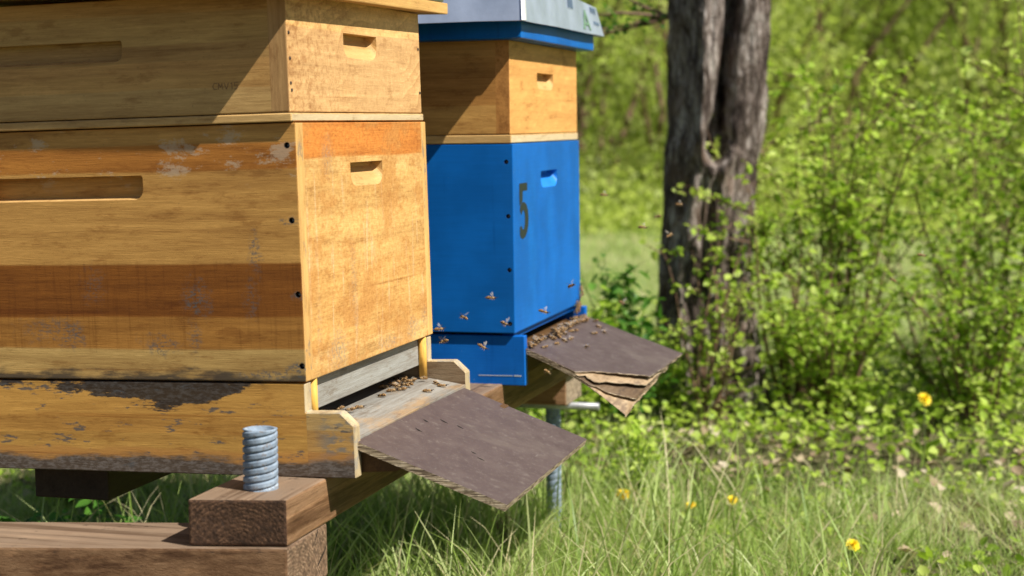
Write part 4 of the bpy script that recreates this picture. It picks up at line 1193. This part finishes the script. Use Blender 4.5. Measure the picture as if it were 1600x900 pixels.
# ground cover of tiny leaves and leaf litter
n = 34000
x, y = fan(n, 2.1, 6.5, -24, 26)
pt = patch(x, y, 1.3, 5.5); k = (RNG.random(n) < .40 + .75*np.exp(-((y - 2.5 - .1*x)/.55)**2)) & (pt > -.35) & (x > -1.4)
k &= (RNG.random(n) < np.where(y < 1.75, .25 + .75*(patch(x, y, 3.5, 21.0) > -.02), 1.0))
x, y = x[k], y[k]; n = len(x)
v, f, t = leaves(np.stack([x, y, gza(x, y) + RNG.uniform(.005, .075, n)*(.4 + .9*(y > 1.9))], 1), RNG.uniform(.010, .028, n), np.clip(RNG.normal(.5, .25, n), 0, 1))
tag(link('ground_cover', np_mesh('ground_cover', v, f, t), mat_leaf), 'low creeping leaves covering the ground below the bushes', 'ground cover', kind='stuff')
n = 3600
x, y = fan(n, 2.3, 5.5, -24, 26)
k = RNG.random(n) < .10 + .9*np.exp(-((y - (2.0 + .1*x))/.32)**2)
x, y = x[k], y[k]; n = len(x)
v, f, t = leaves(np.stack([x, y, gza(x, y) + RNG.uniform(.003, .03, n)], 1), RNG.uniform(.012, .040, n), RNG.random(n), up=1.2, flat=.8, fold=.5)
tag(link('leaf_litter', np_mesh('leaf_litter', v, f, t), mat_dry), 'pale dry leaves scattered below the bushes', 'leaf litter', kind='stuff')

# meadow edge: thicket closing the view
rnd = np.random.default_rng(77)
PP, SZ, TT = [], [], []
tw = []
for k in range(60):
    a = math.radians(-30 + k + rnd.uniform(-.6, .6)); d = (rnd.uniform(13.6, 15.5), rnd.uniform(15, 22))[k % 2]
    ang = math.pi/2 + yaw - a
    cx, cy = CAM.x + math.cos(ang)*d, CAM.y + math.sin(ang)*d
    H = rnd.uniform(2.0, 4.2)*(1 + .03*(d - 13)); Rr = rnd.uniform(.9, 1.8)
    for s in range(4):
        pa, ra = grow((cx + rnd.normal(0, .3), cy + rnd.normal(0, .3), 0), (rnd.normal(0, .3), rnd.normal(0, .3), 1), H*.9, .035, .12, rnd, 8); tw.append((pa, ra))
    m_ = 34
    for c in range(m_):
        th = rnd.uniform(0, 6.28); zz = rnd.uniform(.03, 1)**1.25*H; rad = Rr*math.sqrt(max(.08, 1 - ((zz/H) - .45)**2*2.2))*math.sqrt(rnd.random())
        cc = np.array([cx + math.cos(th)*rad, cy + math.sin(th)*rad, zz]); n = 150
        PP.append(cc + rnd.normal(0, 1, (n, 3))*np.array([.24, .24, .18])); SZ.append(rnd.uniform(.03, .075, n)); TT.append(np.clip(rnd.normal(rnd.uniform(.25, .75), .12, n), 0, 1))
for k in range(90):
    a = math.radians(rnd.uniform(-30, 30)); d = rnd.uniform(11.2, 14.2)
    ang = math.pi/2 + yaw - a
    cx, cy = CAM.x + math.cos(ang)*d, CAM.y + math.sin(ang)*d
    H = rnd.uniform(.15, .9)*(d - 10.6)/3; tm = rnd.uniform(.3, .8)
    for c in range(5):
        cc = np.array([cx + rnd.normal(0, .35), cy + rnd.normal(0, .3), rnd.uniform(.0, 1)*H]); n = 60
        PP.append(cc + rnd.normal(0, 1, (n, 3))*np.array([.22, .22, .10])); SZ.append(rnd.uniform(.03, .08, n)); TT.append(np.clip(rnd.normal(tm, .12, n), 0, 1))
P = np.concatenate(PP); v, f, t = diamonds(P, np.concatenate(SZ), np.concatenate(TT))
P[:, 2] = np.abs(P[:, 2])
tv2, tf2 = tubes(tw, 5)
vv, ff, tt = join_np([(v, f, t), (tv2, tf2, np.zeros(len(tf2)))])
me = np_mesh('thicket', vv, ff, tt)
o = link('thicket', me, [mat_leaf_far, mat_twig]); 
mi = np.zeros(len(ff), dtype=np.int32); mi[len(f):] = 1; me.polygons.foreach_set('material_index', mi)
tag(o, 'yellow-green thicket of young trees closing off the meadow behind', 'thicket', kind='stuff')
# wooded slope far behind
n = 30000
x = rnd.uniform(-42, 30, n); u = rnd.random(n); y = 30 + 20*u + rnd.normal(0, 1.2, n); z = np.abs(rnd.normal(0, 1.5, n)) + u*13*rnd.random(n)**.7
v, f, t = diamonds(np.stack([x, y, z], 1), rnd.uniform(.45, 1.0, n), np.clip(rnd.normal(.45, .2, n), 0, 1))
tag(link('far_wood', np_mesh('far_wood', v, f, t), mat_leaf_far), 'hazy green wood rising far beyond the thicket', 'wood', kind='stuff')

# ------------------------------------------------------------------ dandelions
mat_petal = (lambda m: (m.col(m.ramp(m.noise(m.tc, 300, 2), [(.3, (.86,.60,.01)), (.7, (.95,.80,.03))])), m.m)[1])(M('dandelion_petal', .6))
def dandelion(x, y, h, r, tilt, label, seed):
    rnd = random.Random(seed)
    root = empty('dandelion', (x, y, gz(x, y))); tag(root, label, 'dandelion', 'dandelions in the grass')
    st, rr_ = grow((0, 0, 0), (0, 0, 1), h, .0016, .03, np.random.default_rng(seed), 6)
    rr_[:] = .0016
    tv_, tf_ = tubes([(st, rr_)], 6)
    link('stalk', np_mesh('stalk', tv_, tf_, None, True), mat_stem_green, root)
    bm = bmesh.new()
    for layer in range(5):
        np_ = 20 - layer*2
        el = math.radians(8 + layer*17)
        for i in range(np_):
            a = 2*math.pi*i/np_ + layer*.3 + rnd.uniform(-.1, .1)
            L_ = r*(1 - layer*.13)*rnd.uniform(.85, 1.08); w_ = r*.12
            d = Vector((math.cos(a)*math.cos(el), math.sin(a)*math.cos(el), math.sin(el))); s = Vector((-math.sin(a), math.cos(a), 0))
            b = d*r*.05
            q = [b - s*w_*.4, d*L_*.6 - s*w_, d*L_ - s*w_*.6, d*L_ + s*w_*.6, d*L_*.6 + s*w_, b + s*w_*.4]
            bm.faces.new([bm.verts.new(p + Vector((0, 0, layer*.0006))) for p in q])
    R = Matrix.Translation(st[-1]) @ Matrix.Rotation(tilt[0], 4, 'X') @ Matrix.Rotation(tilt[1], 4, 'Y')
    bmesh.ops.transform(bm, matrix=R, verts=bm.verts)
    fl = from_bm('flower_head', bm, mat_petal, root)
    bm = bmesh.new(); bmesh.ops.create_cone(bm, cap_ends=True, segments=10, radius1=.0025, radius2=.0055, depth=.009)
    bmesh.ops.transform(bm, matrix=R @ Matrix.Translation((0, 0, -.004)), verts=bm.verts)
    from_bm('bud_cup', bm, mat_stem_green, fl, True)
    P_ = np.array([[math.cos(a)*.012, math.sin(a)*.012, .006] for a in np.linspace(0, 6, 7)])
    v_, f_, t_ = leaves(P_, np.full(7, .07), np.full(7, .4), shape=.14)
    link('leaf_rosette', np_mesh('leaf_rosette', v_, f_, t_), mat_leaf, root)
DAND = [(.076, 1.349, .010, .0155, (.5, .15), 'yellow dandelion nearest the landing board of the timber hive', 1),
        (.2235, 1.282, .010, .0115, (.4, -.1), 'small yellow dandelion second from the left in the grass', 2),
        (.2844, 1.357, .010, .0105, (.7, .1), 'tiny dandelion in the middle of the row of three in the grass', 3),
        (.535, 1.082, .010, .0125, (.7, .3), 'dandelion standing alone in the lower right grass', 4),
        (.612, 2.12, .082, .0165, (.95, .5), 'large dandelion before the bushes at the right', 5)]
for d in DAND: dandelion(d[0], d[1], d[2] + .05, d[3], d[4], d[5], d[6])

# ------------------------------------------------------------------ bees
def mk_bee():
    m = M('bee_body', .6, .3)
    x, y, z = m.sep(m.tc)[:3]
    st = m.math('SINE', m.math('MULTIPLY', x, 3300))
    ab = m.ramp(m.ss(st, -.3, .3), [(0, (.045,.022,.010)), (1, (.42,.24,.09))])
    c = m.mix(ab, m.ramp(m.noise(m.tc, 900, 2), [(.35, (.16,.10,.05)), (.65, (.42,.28,.13))]), m.ss(x, .0002, .0010))
    c = m.mix(c, (.035,.022,.015), m.ss(x, .0042, .0048))
    m.col(c); m.bump(m.noise(m.tc, 1500, 2), .5, .0004); return m.m
mat_bee = mk_bee()
def mk_wing():
    m = M('bee_wing', .25, .6); m.col((.62,.56,.46)); m.b.inputs['Alpha'].default_value = .30; return m.m
mat_wing = mk_wing()
def bee_proto():
    prof = [(-.0078, 0), (-.0072, .0008), (-.0058, .0017), (-.004, .0022), (-.002, .0022), (-.0006, .0015), (0, .0009), (.0006, .0014), (.0018, .0020), (.0030, .0019), (.0040, .0012), (.0044, .0010), (.0050, .0015), (.0058, .0014), (.0064, .0007), (.0067, 0)]
    V, F, S = [], [], 14
    for x, r in prof:
        for i in range(S):
            a = 2*math.pi*i/S
            V.append((x, r*math.cos(a), r*math.sin(a)*.92 - (.0006 if x < -.004 else 0)))
    for k in range(len(prof)-1):
        for i in range(S): F.append((k*S+i, k*S+(i+1) % S, (k+1)*S+(i+1) % S, (k+1)*S+i))
    lp_ = []
    for sx, fx in ((.0030, .0045), (.0018, .0012), (.0006, -.0028)):
        for s in (-1, 1):
            lp_.append((np.array([(sx, s*.0012, -.0010), ((sx+fx)/2, s*.0036, -.0012), (fx, s*.0042, -.0030)]), np.array([.00032, .00028, .00016])))
    for s in (-1, 1): lp_.append((np.array([(.0064, s*.0006, .0006), (.0078, s*.0012, .0014), (.0092, s*.0022, .0006)]), np.array([.00018, .00016, .00014])))
    tv_, tf_ = tubes(lp_, 5); n = len(V)
    V += [tuple(p) for p in tv_]; F += [tuple(int(q) + n for q in fc) for fc in tf_]
    me = bpy.data.meshes.new('bee'); me.from_pydata(V, [], F)
    for p in me.polygons: p.use_smooth = True
    me.materials.append(mat_bee)
    def wing(s, spreadv, lift):
        bm = bmesh.new()
        for (L_, W_, a, x0) in ((.0088, .0028, spreadv, .0022), (.0062, .0022, spreadv + .35, .0012)):
            d = Vector((-math.sin(a), s*math.cos(a), lift)).normalized(); q = Vector((math.cos(a), s*math.sin(a), 0))
            o_ = Vector((x0, s*.0012, .0016))
            pts = [o_, o_ + d*L_*.35 + q*W_*.35, o_ + d*L_*.8 + q*W_*.45, o_ + d*L_, o_ + d*L_*.85 - q*W_*.35, o_ + d*L_*.4 - q*W_*.4]
            bm.faces.new([bm.verts.new(p) for p in pts])
        me_ = bpy.data.meshes.new('wing'); bm.to_mesh(me_); bm.free(); me_.materials.append(mat_wing); return me_
    return me, [wing(s, 1.15, .12) for s in (-1, 1)], [wing(s, .25, .75) for s in (-1, 1)]
bee_me, wing_rest, wing_fly = bee_proto()
def bee(loc, rot, label, fly=False, group=None, scale=1.0):
    o = bpy.data.objects.new('honey_bee', bee_me); COL.objects.link(o)
    o.location = loc; o.rotation_euler = rot; o.scale = (scale,)*3
    tag(o, label, 'bee', group)
    for me_ in (wing_fly if fly else wing_rest):
        c = bpy.data.objects.new('wing', me_); COL.objects.link(c); c.parent = o
    return o
#BEES
FLY = [
 ((.035, .62, .516), (0, .1, .3), 'honey bee flying highest before the shaded side of the blue hive'),
 ((-.002, .60, .488), (.1, -.2, 2.6), 'honey bee hovering mid-height before the shaded side of the blue hive'),
 ((.050, .64, .475), (.2, .3, -.4), 'honey bee flying by the front corner of the blue brood box'),
 ((-.024, .55, .476), (0, 0, .6), 'honey bee flying just past the edge of the timber hive, the upper of two'),
 ((-.018, .55, .458), (.1, .3, 2.9), 'honey bee flying just past the edge of the timber hive, the lower of two'),
 ((.033, .58, .447), (.1, .55, .2), 'large looking bee diving before the seam of the blue hive'),
 ((.106, .66, .492), (0, .3, .1), 'honey bee flying just above the bee crowd, before the lit blue front'),
 ((.134, .72, .526), (.3, -.3, -.6), 'honey bee flying near the far edge of the lit blue front'),
 ((.105, .68, .397), (0, .5, 1.2), 'honey bee flying below the splitting landing board'),
 ((.076, 1.2, .645), (0, .1, .4), 'highest flying bee, over the meadow left of the trunk'),
 ((.196, 1.3, .623), (0, 0, .2), 'pale winged bee flying before the trunk, highest there'),
 ((.174, 1.2, .606), (0, .2, 2.7), 'faint bee flying at the left edge of the trunk'),
 ((.189, 1.0, .599), (0, .1, .1), 'dark bee flying over the light meadow left of the trunk'),
 ((.206, 1.15, .576), (0, -.4, .9), 'bee flying before the trunk, lower than the pale winged one'),
 ((.108, 1.2, .448), (0, .3, -.4), 'bee flying before the dark leafy herb'),
 ((.640, 1.2, .540), (0, .2, .3), 'dark bee flying before the bushes at far right'),
 ((.585, 1.3, .487), (0, -.3, 2.4), 'reddish bee flying before the bushes, lower left of the dark one'),
]
for p, r_, lab in FLY: bee(p, r_, lab, True, scale=1.15)
rb = random.Random(3)
bpy.context.view_layer.update()
def on(parent_rot, origin, p):
    return Matrix.Translation(origin) @ parent_rot.to_4x4() @ Vector(p)
RA = Matrix.Rotation(TA, 3, 'Y'); OA = Vector((.0021, 0, G - ZA))
def ledge_z(x):
    return ZA - .0585 - (x/.05)*.0085 if x > 0 else ZA - .0590
spots = []
for y_, n_ in ((.395, 8), (.375, 9), (.345, 8), (.315, 5), (.27, 1), (.17, 2), (.125, 4), (.10, 2)):
    for i in range(n_): spots.append((rb.uniform(-.038, .003), y_ + rb.uniform(-.013, .013)))
spots += [(.030, .335), (.022, .395), (.034, .385)]
used = []
for (x_, y_) in spots:
    if any((x_-a)**2 + (y_-b)**2 < .0075**2 for a, b in used): continue
    used.append((x_, y_))
    h = rb.choice((0, 0, .0028)) if x_ < .01 else 0
    bee(on(RA, OA, (x_, y_, ledge_z(x_) + .0030 + h)), (rb.uniform(-.15, .15), rb.uniform(-.1, .25), rb.uniform(-.9, .9) + rb.choice((0, math.pi))),
        'honey bee walking at the entrance of the timber hive', group='bees at the timber hive entrance', scale=rb.uniform(.95, 1.1))
RBm = Matrix.Rotation(BYAW, 3, 'Z'); OB = Vector((.0439, .7155, G - .0318 - ZB))
A4, B4, C4, D4 = [Vector(c) for c in pl_top]
def onB(u, v): return A4.lerp(B4, u).lerp(D4.lerp(C4, u), v)
crowd = []
for i in range(74):
    v_ = rb.random()**.85; u_ = abs(rb.gauss(0, .055)) + .01
    if i > 55: u_ = rb.uniform(.02, .22); v_ = rb.uniform(.25, 1)
    crowd.append((u_, .03 + .94*v_))
crowd += [(.36, .42), (.33, .80), (.28, .70), (.25, .86)]
used = []
for (u_, v_) in crowd:
    p = onB(u_, v_)
    h = 0
    if any((p - q).length < .0085 for q in used):
        h = .0038
        if u_ > .12: continue
    used.append(p)
    lone = u_ > .3 and v_ < .5
    bee(on(RBm, OB, (p.x, p.y, p.z + .0032 + h)), (rb.uniform(-.2, .2), rb.uniform(-.15, .35), rb.uniform(-1.3, 1.3) + rb.choice((0, math.pi))),
        'lone bee walking down the middle of the splitting landing board' if lone else 'honey bee in the crowd at the entrance of the blue hive',
        group=None if lone else 'bees crowding the blue hive entrance', scale=rb.uniform(.95, 1.15))
# cluster climbing the far front corner of the blue hive
for i in range(10):
    p = on(RBm, OB, (.0045, .425 + rb.uniform(-.022, .028), ZB + .0 + rb.uniform(-.012, .030)))
    bee(p, (rb.uniform(-.3, .3), -math.pi/2 + rb.uniform(-.4, .4), rb.uniform(-.8, .8)), 'dark bee clinging to the far lower corner of the blue hive front', group='bees on the blue front corner')
